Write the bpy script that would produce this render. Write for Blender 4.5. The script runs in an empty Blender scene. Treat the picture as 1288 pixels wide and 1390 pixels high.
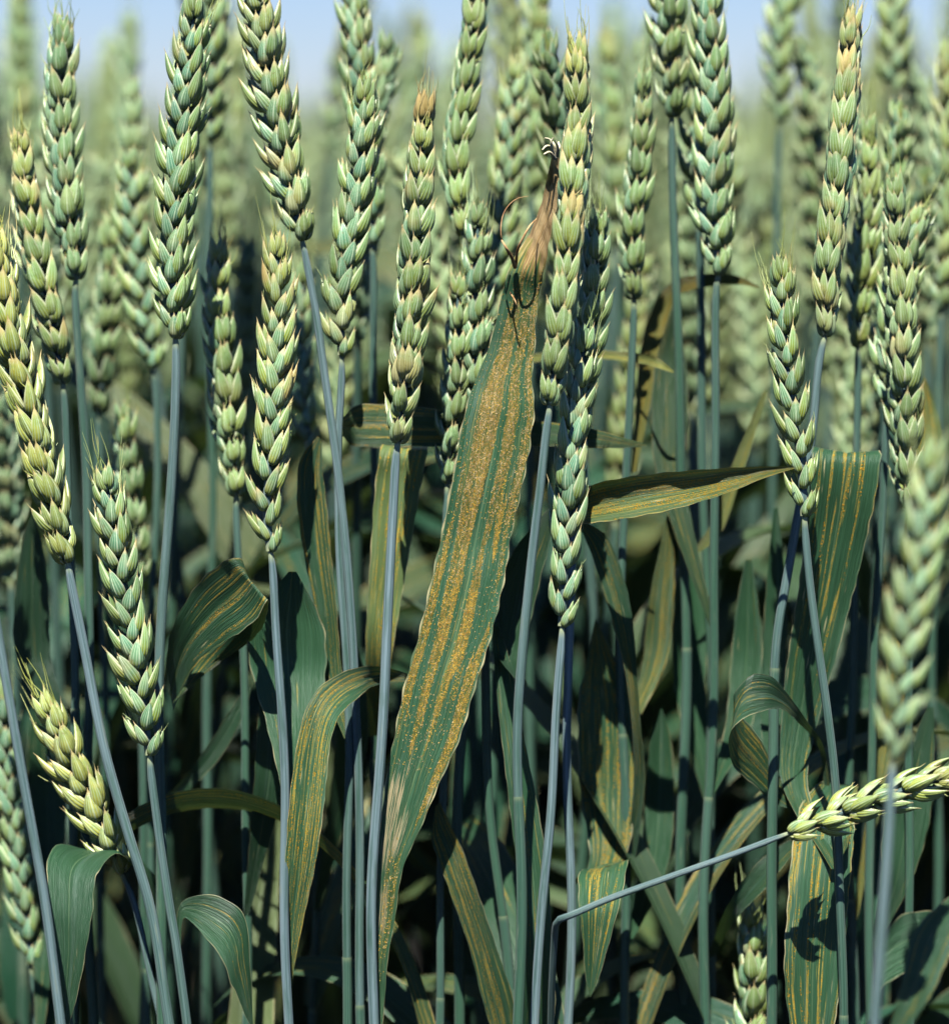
import bpy, math, random
import numpy as np
from mathutils import Vector, Matrix

random.seed(11)
RNG = np.random.default_rng(7)
R = math.radians
SC = bpy.context.scene
COL = SC.collection

# ------------------------------------------------------------------ camera
D = 0.95                    # distance to the plane of sharp focus (m)
PX = 0.0002                 # size of one photo pixel on that plane (m)
CAM_H = 0.80
PITCH = math.atan(525 * PX / D)
cam_d = bpy.data.cameras.new('camera')
cam = bpy.data.objects.new('camera', cam_d)
COL.objects.link(cam)
cam.location = (0, 0, CAM_H)
cam.rotation_euler = (math.pi / 2 - PITCH, 0, 0)
cam_d.sensor_fit = 'HORIZONTAL'
cam_d.sensor_width = 36
cam_d.lens = 36 * D / (1288 * PX)
cam_d.clip_start = 0.02
cam_d.clip_end = 2000
cam_d.dof.use_dof = True
cam_d.dof.focus_distance = D
cam_d.dof.aperture_fstop = 8.0
SC.camera = cam

# ------------------------------------------------------------------ sky and sun
SUN_EL, SUN_AZ = R(60), R(188)        # azimuth measured clockwise from +Y (behind the camera, a little left)
world = bpy.data.worlds.new('World')
SC.world = world
world.use_nodes = True
wn = world.node_tree
wn.nodes.clear()
sky = wn.nodes.new('ShaderNodeTexSky')
sky.sky_type = 'NISHITA'
sky.sun_disc = False
sky.sun_elevation = SUN_EL
sky.sun_rotation = SUN_AZ
sky.air_density = 1.0
sky.dust_density = 0.0
sky.ozone_density = 6.0
bg = wn.nodes.new('ShaderNodeBackground')
bg.inputs['Strength'].default_value = 0.05
wo = wn.nodes.new('ShaderNodeOutputWorld')
tint = wn.nodes.new('ShaderNodeMix'); tint.data_type = 'RGBA'; tint.blend_type = 'MULTIPLY'
tint.inputs['Factor'].default_value = 1.0
tint.inputs[7].default_value = (0.62, 0.70, 0.98, 1)      # one even white balance of the whole sky, as on daylight film; also dims its fill light
wn.links.new(sky.outputs[0], tint.inputs[6])
wn.links.new(tint.outputs[2], bg.inputs[0])
wn.links.new(bg.outputs[0], wo.inputs[0])

sun_d = bpy.data.lights.new('sun', 'SUN')
sun_d.energy = 5.0
sun_d.angle = R(0.5)
sun_d.color = (1.0, 0.98, 0.94)
sun = bpy.data.objects.new('sun', sun_d)
COL.objects.link(sun)
sdir = Vector((math.sin(SUN_AZ) * math.cos(SUN_EL), math.cos(SUN_AZ) * math.cos(SUN_EL), math.sin(SUN_EL)))
sun.rotation_euler = sdir.to_track_quat('Z', 'Y').to_euler()
sun.location = sdir * 5

SC.view_settings.view_transform = 'Standard'
SC.view_settings.look = 'None'
SC.view_settings.exposure = 1.34
SC.view_settings.gamma = 1.0
SC.view_settings.use_curve_mapping = False
SC.cycles.use_denoising = True
SC.cycles.max_bounces = 4
SC.cycles.transmission_bounces = 4
SC.cycles.diffuse_bounces = 0
SC.cycles.glossy_bounces = 2
SC.cycles.use_adaptive_sampling = True
SC.cycles.adaptive_threshold = 0.02

# ------------------------------------------------------------------ pixel -> world
cp, sp = math.cos(PITCH), math.sin(PITCH)
def P(x, y, dz=0.0):
    d = D + dz
    xc = (x - 644) * PX / D * d
    yc = (695 - y) * PX / D * d
    return np.array([xc, d * cp + yc * sp, CAM_H - d * sp + yc * cp])
VIEW = np.array([0, cp, -sp])

def nrm(v):
    v = np.asarray(v, float)
    return v / (np.linalg.norm(v, axis=-1, keepdims=True) + 1e-12)

def catmull(pts, m, smooth_param=True):
    """resample control rows (n,k) to m rows along a Catmull-Rom spline"""
    p = np.asarray(pts, float)
    n = len(p)
    if n == 2:
        t = np.linspace(0, 1, m)[:, None]
        return p[0] * (1 - t) + p[1] * t
    seg = np.sqrt(np.linalg.norm(np.diff(p[:, :min(3, p.shape[1])], axis=0), axis=1) + 1e-9)
    k = np.concatenate([[0], np.cumsum(seg)])
    tan = np.zeros_like(p)
    for i in range(n):
        if i == 0: tan[i] = (p[1] - p[0]) / (k[1] - k[0])
        elif i == n - 1: tan[i] = (p[-1] - p[-2]) / (k[-1] - k[-2])
        else:
            a = (p[i] - p[i - 1]) / (k[i] - k[i - 1]); b = (p[i + 1] - p[i]) / (k[i + 1] - k[i])
            wa = k[i + 1] - k[i]; wb = k[i] - k[i - 1]
            tan[i] = (a * wa + b * wb) / (wa + wb)
    # even arc length: fine sample first
    fine = np.linspace(0, k[-1], max(200, m * 3))
    idx = np.clip(np.searchsorted(k, fine, side='right') - 1, 0, n - 2)
    h = (k[idx + 1] - k[idx])[:, None]
    t = ((fine - k[idx])[:, None]) / h
    h00 = 2*t**3 - 3*t**2 + 1; h10 = t**3 - 2*t**2 + t; h01 = -2*t**3 + 3*t**2; h11 = t**3 - t**2
    f = h00 * p[idx] + h10 * h * tan[idx] + h01 * p[idx + 1] + h11 * h * tan[idx + 1]
    L = np.concatenate([[0], np.cumsum(np.linalg.norm(np.diff(f, axis=0), axis=1))])
    s = np.linspace(0, L[-1], m)
    return np.stack([np.interp(s, L, f[:, c]) for c in range(f.shape[1])], 1)

# ------------------------------------------------------------------ materials
def new_mat(name):
    m = bpy.data.materials.new(name)
    m.use_nodes = True
    m.node_tree.nodes.clear()
    return m, m.node_tree.nodes, m.node_tree.links

class NT:
    def __init__(s, mat): s.n = mat.node_tree.nodes; s.l = mat.node_tree.links
    def _in(s, sock, v):
        if v is None: return
        if hasattr(v, 'is_output') or isinstance(v, bpy.types.NodeSocket): s.l.new(v, sock)
        else:
            if isinstance(v, (tuple, list)) and len(v) == 3 and sock.type == 'RGBA': v = (*v, 1)
            sock.default_value = v
    def math(s, op, a, b=None, c=None, clamp=False):
        n = s.n.new('ShaderNodeMath'); n.operation = op; n.use_clamp = clamp
        s._in(n.inputs[0], a); s._in(n.inputs[1], b)
        if c is not None: s._in(n.inputs[2], c)
        return n.outputs[0]
    def mix(s, f, a, b, mode='MIX'):
        n = s.n.new('ShaderNodeMix'); n.data_type = 'RGBA'; n.blend_type = mode
        s._in(n.inputs['Factor'], f); s._in(n.inputs[6], a); s._in(n.inputs[7], b)
        return n.outputs[2]
    def ss(s, v, lo, hi, a=0.0, b=1.0):
        n = s.n.new('ShaderNodeMapRange'); n.interpolation_type = 'SMOOTHSTEP'
        s._in(n.inputs[0], v); s._in(n.inputs[1], lo); s._in(n.inputs[2], hi); s._in(n.inputs[3], a); s._in(n.inputs[4], b)
        return n.outputs[0]
    def comb(s, x, y, z=0.0):
        n = s.n.new('ShaderNodeCombineXYZ'); s._in(n.inputs[0], x); s._in(n.inputs[1], y); s._in(n.inputs[2], z)
        return n.outputs[0]
    def noise(s, vec, scale, detail=3.0, rough=0.55):
        n = s.n.new('ShaderNodeTexNoise'); s._in(n.inputs['Vector'], vec)
        n.inputs['Scale'].default_value = scale; n.inputs['Detail'].default_value = detail; n.inputs['Roughness'].default_value = rough
        return n.outputs[0]
    def vor(s, vec, scale):
        n = s.n.new('ShaderNodeTexVoronoi'); s._in(n.inputs['Vector'], vec); n.inputs['Scale'].default_value = scale
        return n.outputs[0], n.outputs[1]
    def uv(s):
        n = s.n.new('ShaderNodeUVMap'); n.uv_map = 'UVMap'
        q = s.n.new('ShaderNodeSeparateXYZ'); s.l.new(n.outputs[0], q.inputs[0])
        return q.outputs[0], q.outputs[1]
    def obj(s):
        n = s.n.new('ShaderNodeObjectInfo')
        q = s.n.new('ShaderNodeSeparateColor'); s.l.new(n.outputs['Color'], q.inputs[0])
        return n.outputs['Random'], q.outputs[0], q.outputs[1], q.outputs[2], n
    def attr(s, name):
        n = s.n.new('ShaderNodeAttribute'); n.attribute_name = name
        return n
    def bump(s, h, strength, dist):
        n = s.n.new('ShaderNodeBump'); s._in(n.inputs['Height'], h)
        n.inputs['Strength'].default_value = strength; n.inputs['Distance'].default_value = dist
        return n.outputs[0]
    def surf(s, color, rough=0.5, spec=0.4, normal=None, transl=None, tfac=0.0, sheen=0.0):
        b = s.n.new('ShaderNodeBsdfPrincipled')
        s._in(b.inputs['Base Color'], color); s._in(b.inputs['Roughness'], rough); s._in(b.inputs['Specular IOR Level'], spec)
        if sheen: b.inputs['Sheen Weight'].default_value = sheen; b.inputs['Sheen Roughness'].default_value = 0.4
        if normal is not None: s.l.new(normal, b.inputs['Normal'])
        o = s.n.new('ShaderNodeOutputMaterial')
        if transl is None: s.l.new(b.outputs[0], o.inputs[0]); return
        t = s.n.new('ShaderNodeBsdfTranslucent'); s._in(t.inputs[0], transl)
        if normal is not None: s.l.new(normal, t.inputs['Normal'])
        m = s.n.new('ShaderNodeMixShader'); m.inputs[0].default_value = tfac
        s.l.new(b.outputs[0], m.inputs[1]); s.l.new(t.outputs[0], m.inputs[2]); s.l.new(m.outputs[0], o.inputs[0])

def husk_material(name, lemma):
    m, _, _ = new_mat(name); k = NT(m)
    u, v = k.uv()
    rnd, yel, tip, br, oi = k.obj()
    base = (0.040, 0.110, 0.055) if not lemma else (0.095, 0.175, 0.050)
    gl = (0.138, 0.262, 0.160) if not lemma else (0.230, 0.340, 0.138)
    pos = k.n.new('ShaderNodeNewGeometry')
    n1 = k.noise(pos.outputs['Position'], 330, 2)
    c = k.mix(n1, base, gl)
    # yellow-green base of every husk
    ybase = k.ss(v, 0.12, 0.42, 0.8, 0.0) if not lemma else k.ss(v, 0.22, 0.66, 0.75, 0.0)
    c = k.mix(ybase, c, (0.25, 0.28, 0.050))
    # whole-ear yellowing
    ya = k.math('MULTIPLY', yel, k.ss(n1, 0.3, 0.7, 0.5, 1.0))
    c = k.mix(ya, c, (0.50, 0.46, 0.12))
    # some ears keep a bluer bloom
    c = k.mix(k.math('MULTIPLY', k.math('SUBTRACT', 1.0, br), 0.8), c, k.mix(n1, (0.055, 0.140, 0.095), (0.150, 0.275, 0.205)))
    # fine nerves running along the husk
    ner = k.math('SINE', k.math('MULTIPLY', u, 104.0))
    c = k.mix(k.ss(ner, 0.1, 1.0, 0.0, 0.50), c, (0.41, 0.51, 0.34))
    # pale keel and pale papery margins; lemma margins widened to paint lit edges
    keel = k.ss(k.math('ABSOLUTE', k.math('SUBTRACT', u, 0.25)), 0.0, 0.03, 0.6, 0.0)
    c = k.mix(keel, c, (0.46, 0.53, 0.36))
    e = k.math('MINIMUM', k.math('ABSOLUTE', k.math('SUBTRACT', u, 0.02)), k.math('ABSOLUTE', k.math('SUBTRACT', u, 0.48)))
    c = k.mix(k.ss(e, 0.0, 0.06 if lemma else 0.04, 0.6, 0.0), c, (0.70, 0.70, 0.50))
    # dry tip
    t = k.ss(v, k.math('SUBTRACT', 0.93, k.math('MULTIPLY', tip, 0.45)), 1.0)
    c = k.mix(k.math('MULTIPLY', t, 0.85), c, (0.52, 0.40, 0.22))
    # blotches of tan on a few husks
    bl = k.ss(k.noise(pos.outputs['Position'], 75, 2), 0.55, 0.68)
    c = k.mix(k.math('MULTIPLY', bl, k.math('ADD', 0.10, k.math('MULTIPLY', tip, 0.9), None, True)), c, (0.44, 0.32, 0.15))
    spk = k.ss(k.noise(pos.outputs['Position'], 1500, 2), 0.64, 0.70, 0.0, 0.55)
    c = k.mix(spk, c, (0.17, 0.13, 0.06))
    vv = k.math('ADD', 0.82, k.math('MULTIPLY', rnd, 0.42))
    hs = k.n.new('ShaderNodeHueSaturation'); k._in(hs.inputs['Color'], c); k._in(hs.inputs['Value'], vv)
    hs.inputs['Saturation'].default_value = 1.18
    nb = k.bump(k.math('ADD', k.math('MULTIPLY', ner, 0.5), n1), 0.35, 0.0003)
    k.surf(hs.outputs[0], 0.36, 0.5, nb, k.mix(0.5, hs.outputs[0], (0.36, 0.42, 0.08)), 0.12, 0.0)
    return m

def stem_material():
    m, _, _ = new_mat('waxy_stem'); k = NT(m)
    u, v = k.uv()
    rnd, g, a, br, oi = k.obj()
    vec = k.comb(k.math('MULTIPLY', u, 9.0), k.math('MULTIPLY', v, 14.0), k.math('MULTIPLY', rnd, 60.0))
    st = k.noise(vec, 1.0, 4, 0.65)
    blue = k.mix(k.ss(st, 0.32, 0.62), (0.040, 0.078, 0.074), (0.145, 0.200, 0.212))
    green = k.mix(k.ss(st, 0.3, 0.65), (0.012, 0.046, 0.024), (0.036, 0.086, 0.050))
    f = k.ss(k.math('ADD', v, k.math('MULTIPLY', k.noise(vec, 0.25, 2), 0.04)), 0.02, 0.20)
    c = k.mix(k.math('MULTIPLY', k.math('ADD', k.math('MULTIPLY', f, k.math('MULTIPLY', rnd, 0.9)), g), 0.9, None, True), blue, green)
    wax = k.noise(k.comb(k.math('MULTIPLY', u, 3.0), k.math('MULTIPLY', v, 55.0), k.math('MULTIPLY', rnd, 33.0)), 1.0, 4, 0.65)
    c = k.mix(k.ss(wax, 0.46, 0.68, 0.0, 0.6), c, green)
    c = k.mix(k.ss(wax, 0.30, 0.40, 0.35, 0.0), c, (0.20, 0.22, 0.14))
    ring = k.ss(v, 0.0, 0.004, 0.8, 0.0)
    c = k.mix(ring, c, (0.34, 0.37, 0.17))
    fine = k.math('SINE', k.math('MULTIPLY', u, 88.0))
    c = k.mix(k.ss(fine, 0.0, 1.0, 0.0, 0.22), c, (0.06, 0.11, 0.09))
    spots = k.ss(k.noise(k.comb(k.math('MULTIPLY', u, 9.0), k.math('MULTIPLY', v, 160.0), rnd), 1.0, 3), 0.66, 0.74)
    c = k.mix(k.math('MULTIPLY', spots, 0.35), c, (0.10, 0.12, 0.07))
    nb = k.bump(k.math('ADD', k.math('MULTIPLY', fine, 0.6), st), 0.4, 0.0003)
    k.surf(c, 0.45, 0.35, nb, None, 0, 0.05)
    return m

def leaf_material(name, hero=False):
    m, _, _ = new_mat(name); k = NT(m)
    u, v = k.uv()
    rnd, amt, yel, br, oi = k.obj()
    r50 = k.math('MULTIPLY', rnd, 50.0)
    big = k.noise(k.comb(k.math('MULTIPLY', u, 1.4), k.math('MULTIPLY', v, 22.0), r50), 1.0, 3)
    c = k.mix(big, (0.007, 0.036, 0.019), (0.020, 0.068, 0.035))
    # veins
    wob = k.math('MULTIPLY', k.noise(k.comb(k.math('MULTIPLY', u, 3.0), k.math('MULTIPLY', v, 30.0), r50), 1.0, 2), 0.02)
    uu = k.math('ADD', u, wob)
    vn = k.noise(k.comb(k.math('MULTIPLY', uu, 64.0), k.math('MULTIPLY', v, 5.0), r50), 1.0, 2, 0.5)
    vein = k.math('MULTIPLY', k.math('SUBTRACT', vn, 0.45), 3.5)
    fine = k.noise(k.comb(k.math('MULTIPLY', u, 150.0), k.math('MULTIPLY', v, 60.0), r50), 1.0, 3, 0.6)
    c = k.mix(k.ss(vein, 0.1, 1.0, 0.0, 0.26), c, (0.050, 0.118, 0.068))
    c = k.mix(k.ss(fine, 0.55, 0.75, 0.0, 0.45), c, (0.075, 0.150, 0.088))
    # waxy pale bloom along broad bands
    bloom = k.ss(k.noise(k.comb(k.math('MULTIPLY', u, 7.0), k.math('MULTIPLY', v, 9.0), k.math('ADD', r50, 9.0)), 1.0, 3), 0.52, 0.78, 0.0, 0.40)
    c = k.mix(bloom, c, (0.085, 0.140, 0.110))
    mid = k.ss(k.math('ABSOLUTE', k.math('SUBTRACT', u, 0.5)), 0.0, 0.018, 0.5, 0.0)
    c = k.mix(mid, c, (0.11, 0.17, 0.09))
    # whole-leaf yellowing
    c = k.mix(k.math('MULTIPLY', yel, 0.8), c, (0.27, 0.26, 0.075))
    if not hero:
        # rust streaks between the veins
        sv = k.comb(k.math('MULTIPLY', u, 17.0), k.math('MULTIPLY', v, 22.0), k.math('ADD', r50, 3.0))
        s1 = k.noise(sv, 1.0, 3, 0.55)
        th = k.math('SUBTRACT', 0.72, k.math('MULTIPLY', amt, 0.29))
        mask = k.ss(s1, th, k.math('ADD', th, 0.05))
        s2 = k.noise(k.comb(k.math('MULTIPLY', u, 40.0), k.math('MULTIPLY', v, 70.0), r50), 1.0, 3, 0.6)
        gra = k.noise(k.comb(k.math('MULTIPLY', u, 80.0), k.math('MULTIPLY', v, 900.0), r50), 1.0, 2, 0.6)
        mask = k.math('MULTIPLY', mask, k.math('MULTIPLY', k.ss(s2, 0.42, 0.6), k.ss(gra, 0.3, 0.55, 0.35, 1.0)))
        c = k.mix(k.math('MULTIPLY', mask, 0.85), c, k.mix(k.ss(s2, 0.4, 0.65), (0.17, 0.19, 0.045), (0.32, 0.245, 0.07)))
        # granular orange in the heart of the streaks
        d, cc = k.vor(k.comb(k.math('MULTIPLY', u, 34.0), k.math('MULTIPLY', v, 1500.0), r50), 1.0)
        heart = k.math('MULTIPLY', k.ss(s1, k.math('ADD', th, 0.03), k.math('ADD', th, 0.07)), k.ss(d, 0.25, 0.42, 1.0, 0.0))
        c = k.mix(k.math('MULTIPLY', heart, 0.9), c, (0.42, 0.21, 0.02))
        # short pale dead flecks
        fl = k.noise(k.comb(k.math('MULTIPLY', u, 24.0), k.math('MULTIPLY', v, 75.0), k.math('ADD', r50, 17.0)), 1.0, 2, 0.5)
        c = k.mix(k.ss(fl, k.math('SUBTRACT', 0.76, k.math('MULTIPLY', amt, 0.12)), 0.78, 0.0, 0.8), c, (0.40, 0.36, 0.20))
        hgt = k.math('ADD', k.math('MULTIPLY', vein, 0.6), k.math('ADD', fine, k.math('MULTIPLY', heart, 0.8)))
    else:
        ra = k.attr('rust').outputs['Fac']; na = k.attr('necrosis').outputs['Fac']
        s2 = k.noise(k.comb(k.math('MULTIPLY', u, 105.0), k.math('MULTIPLY', v, 170.0), 2.0), 1.0, 4, 0.65)
        thin = k.noise(k.comb(k.math('MULTIPLY', u, 30.0), k.math('MULTIPLY', v, 14.0), 8.0), 1.0, 3, 0.6)
        thm = k.math('MULTIPLY', k.ss(thin, 0.54, 0.66), k.ss(s2, 0.35, 0.6))
        c = k.mix(k.math('MULTIPLY', thm, 0.55), c, (0.21, 0.18, 0.05))
        halo = k.ss(k.math('ADD', ra, k.math('MULTIPLY', k.math('SUBTRACT', thin, 0.5), 0.8)), 0.10, 0.55, 0.0, 0.7)
        c = k.mix(halo, c, (0.075, 0.100, 0.026))
        rm = k.ss(k.math('ADD', ra, k.math('MULTIPLY', k.math('SUBTRACT', s2, 0.5), 2.0)), 0.34, 0.66)
        c = k.mix(k.math('MULTIPLY', rm, 0.8), c, k.mix(s2, (0.055, 0.052, 0.016), (0.185, 0.150, 0.048)))
        nm = k.ss(k.math('ADD', na, k.math('MULTIPLY', k.math('SUBTRACT', k.noise(k.comb(k.math('MULTIPLY', u, 46.0), k.math('MULTIPLY', v, 60.0), 5.0), 1.0, 3, 0.6), 0.5), 2.6)), 0.42, 0.56)
        c = k.mix(k.math('MULTIPLY', nm, 0.9), c, k.mix(fine, (0.20, 0.165, 0.09), (0.34, 0.29, 0.18)))
        dr = k.attr('dry').outputs['Fac']
        dn = k.noise(k.comb(k.math('MULTIPLY', u, 26.0), k.math('MULTIPLY', v, 70.0), 3.0), 1.0, 4, 0.65)
        dm = k.ss(k.math('ADD', dr, k.math('MULTIPLY', k.math('SUBTRACT', dn, 0.5), 0.9)), 0.38, 0.6)
        c = k.mix(k.ss(k.math('ADD', dr, k.math('MULTIPLY', k.math('SUBTRACT', dn, 0.5), 0.9)), 0.10, 0.45, 0.0, 0.8), c, (0.22, 0.19, 0.05))
        c = k.mix(dm, c, k.mix(k.ss(dn, 0.3, 0.7), (0.12, 0.068, 0.028), (0.42, 0.31, 0.16)))
        hgt = k.math('ADD', k.math('MULTIPLY', vein, 0.6), k.math('ADD', fine, k.math('MULTIPLY', rm, 0.8)))
    # dry pale margin
    mg = k.math('ABSOLUTE', k.math('SUBTRACT', u, 0.5))
    mgn = k.math('ADD', mg, k.math('MULTIPLY', k.math('SUBTRACT', big, 0.5), 0.05))
    mbr = k.ss(k.noise(k.comb(r50, k.math('MULTIPLY', v, 60.0), k.math('GREATER_THAN', u, 0.5)), 1.0, 3, 0.6), 0.40, 0.62, 0.1, 0.8)
    c = k.mix(k.math('MULTIPLY', k.ss(mgn, 0.478, 0.492), mbr), c, (0.38, 0.33, 0.19))
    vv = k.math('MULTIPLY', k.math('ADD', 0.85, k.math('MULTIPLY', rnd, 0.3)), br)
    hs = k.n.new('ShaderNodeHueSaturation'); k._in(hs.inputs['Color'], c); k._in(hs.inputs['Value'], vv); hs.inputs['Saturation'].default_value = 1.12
    nb = k.bump(hgt, 0.75, 0.0004)
    k.surf(hs.outputs[0], 0.44, 0.38, nb, k.mix(0.55, hs.outputs[0], (0.14, 0.24, 0.04)), 0.12)
    return m

def plain(name, c1, c2, scale, rough=0.6, tr=0.0):
    m, _, _ = new_mat(name); k = NT(m)
    g = k.n.new('ShaderNodeNewGeometry')
    n = k.noise(g.outputs['Position'], scale, 4)
    c = k.mix(k.ss(n, 0.3, 0.7), c1, c2)
    if tr: k.surf(c, rough, 0.3, k.bump(n, 0.4, 0.0004), c, tr)
    else: k.surf(c, rough, 0.3, k.bump(n, 0.4, 0.0004))
    return m

M_GLUME = husk_material('glume_green', False)
M_LEMMA = husk_material('lemma_green', True)
M_STEM = stem_material()
M_LEAF = leaf_material('leaf_green')
M_HERO = leaf_material('leaf_rust_striped', True)
def dry_material():
    m, _, _ = new_mat('dry_leaf_tip'); k = NT(m)
    u, v = k.uv()
    s = k.noise(k.comb(k.math('MULTIPLY', u, 16.0), k.math('MULTIPLY', v, 90.0), 1.0), 1.0, 4, 0.6)
    c = k.mix(k.ss(s, 0.3, 0.7), (0.17, 0.085, 0.03), (0.50, 0.34, 0.16))
    b = k.noise(k.comb(k.math('MULTIPLY', u, 3.0), k.math('MULTIPLY', v, 260.0), 4.0), 1.0, 3, 0.6)
    c = k.mix(k.ss(b, 0.58, 0.7, 0.0, 0.7), c, (0.34, 0.36, 0.27))
    k.surf(c, 0.6, 0.3, k.bump(s, 0.6, 0.0006), c, 0.15)
    return m
M_DRY = dry_material()
M_FIBRE = plain('dry_fibre', (0.20, 0.09, 0.03), (0.48, 0.31, 0.14), 300, 0.6)
M_PALE = plain('frayed_fibre', (0.60, 0.52, 0.30), (0.72, 0.64, 0.42), 500, 0.7)
M_RUST = plain('rust_pustule', (0.25, 0.13, 0.012), (0.48, 0.30, 0.038), 900, 0.75)
M_RUSTP = plain('rust_pustule_aged', (0.20, 0.13, 0.05), (0.44, 0.33, 0.16), 900, 0.8)
M_SOIL = plain('soil', (0.028, 0.021, 0.015), (0.07, 0.053, 0.036), 26, 0.9)

# ------------------------------------------------------------------ mesh helpers
def mesh_obj(name, verts, faces, mats, parent=None, uvs=None, midx=None, attrs=None, smooth=True):
    me = bpy.data.meshes.new(name)
    me.from_pydata(np.asarray(verts).tolist(), [], faces if isinstance(faces, list) else faces.tolist())
    for mt in (mats if isinstance(mats, (list, tuple)) else [mats]): me.materials.append(mt)
    if uvs is not None:
        uvl = me.uv_layers.new(name='UVMap')
        li = np.empty(len(me.loops), np.int32); me.loops.foreach_get('vertex_index', li)
        uvl.data.foreach_set('uv', np.asarray(uvs, np.float32)[li].ravel())
    if midx is not None: me.polygons.foreach_set('material_index', np.asarray(midx, np.int32))
    if smooth: me.polygons.foreach_set('use_smooth', np.ones(len(me.polygons), bool))
    for an, av in (attrs or {}).items():
        a = me.attributes.new(an, 'FLOAT', 'POINT'); a.data.foreach_set('value', np.asarray(av, np.float32))
    o = bpy.data.objects.new(name, me)
    COL.objects.link(o)
    if parent is not None: o.parent = parent
    return o

def grid_faces(nu, nv, closed=False, off=0):
    f = []
    for j in range(nv - 1):
        for i in range(nu if closed else nu - 1):
            i2 = (i + 1) % nu
            f.append((off + j*nu + i, off + j*nu + i2, off + (j+1)*nu + i2, off + (j+1)*nu + i))
    return f

def tube(path, radii, k=10, seamless_uv=True):
    """verts, faces, uvs of a tapered tube; uv = (around, length in m)"""
    p = np.asarray(path); n = len(p)
    t = nrm(np.gradient(p, axis=0))
    ref = np.array([0.3, -1.0, 0.1]); 
    a = nrm(np.cross(t, ref)); b = np.cross(t, a)
    L = np.concatenate([[0], np.cumsum(np.linalg.norm(np.diff(p, axis=0), axis=1))])
    ang = np.linspace(0, 2*math.pi, k, endpoint=False)
    r = np.broadcast_to(np.asarray(radii, float), (n,))
    V = p[:, None, :] + (np.cos(ang)[None, :, None]*a[:, None, :] + np.sin(ang)[None, :, None]*b[:, None, :]) * r[:, None, None]
    U = np.stack([np.broadcast_to(np.abs(ang/math.pi - 1)[None, :], (n, k)), np.broadcast_to(L[:, None], (n, k))], -1)
    return V.reshape(-1, 3), grid_faces(k, n, True), U.reshape(-1, 2)

class Acc:
    def __init__(s): s.v=[]; s.f=[]; s.u=[]; s.m=[]; s.n=0
    def add(s, v, f, u, mi=0):
        s.v.append(np.asarray(v)); s.u.append(np.asarray(u)); s.f += [tuple(i+s.n for i in q) for q in f]; s.m += [mi]*len(f); s.n += len(v)
    def obj(s, name, mats, parent=None):
        return mesh_obj(name, np.concatenate(s.v), s.f, mats, parent, np.concatenate(s.u), s.m)

PROF_T = np.array([0, .05, .12, .25, .40, .55, .70, .82, .91, .96, 1.0])
PROF_W = np.array([.34, .62, .84, .99, 1.0, .89, .68, .45, .23, .10, .015])
def husk(base, d, nor, L, W, T, k=12, beak=0.0, curl=0.0, nt=11):
    """one boat-shaped husk: closed body, convex keeled front along nor"""
    d = nrm(d); nor = nrm(np.asarray(nor) - np.dot(nor, d)*d); s = np.cross(d, nor)
    t = PROF_T if nt == 11 else np.linspace(0, 1, nt)
    w = np.interp(t, PROF_T, PROF_W)
    ang = np.linspace(0, 2*math.pi, k, endpoint=False)
    V = np.zeros((len(t), k, 3)); U = np.zeros((len(t), k, 2))
    for j, tt in enumerate(t):
        ln = L*tt + (beak if j == len(t)-1 else 0)
        c = np.asarray(base) + d*ln + nor*(0.16*T*math.sin(math.pi*min(1, tt)) - curl*L*tt**3)
        for i, a in enumerate(ang):
            ca, sa = math.cos(a), math.sin(a)
            keel = 1 + 0.34*max(0, math.cos((a-math.pi/2)*1.0))**14
            th = (T if sa > 0 else T*0.35)*sa*keel
            V[j, i] = c + s*(W/2*w[j]*ca*(1 if abs(ca) < .9 else 1.03)) + nor*(th*0.5*w[j])
            U[j, i] = (a/(2*math.pi), tt)
    V = V.reshape(-1, 3)
    f = grid_faces(k, len(t), True)
    f.append(tuple(range(k))[::-1])
    return V, f, U.reshape(-1, 2)

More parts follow.
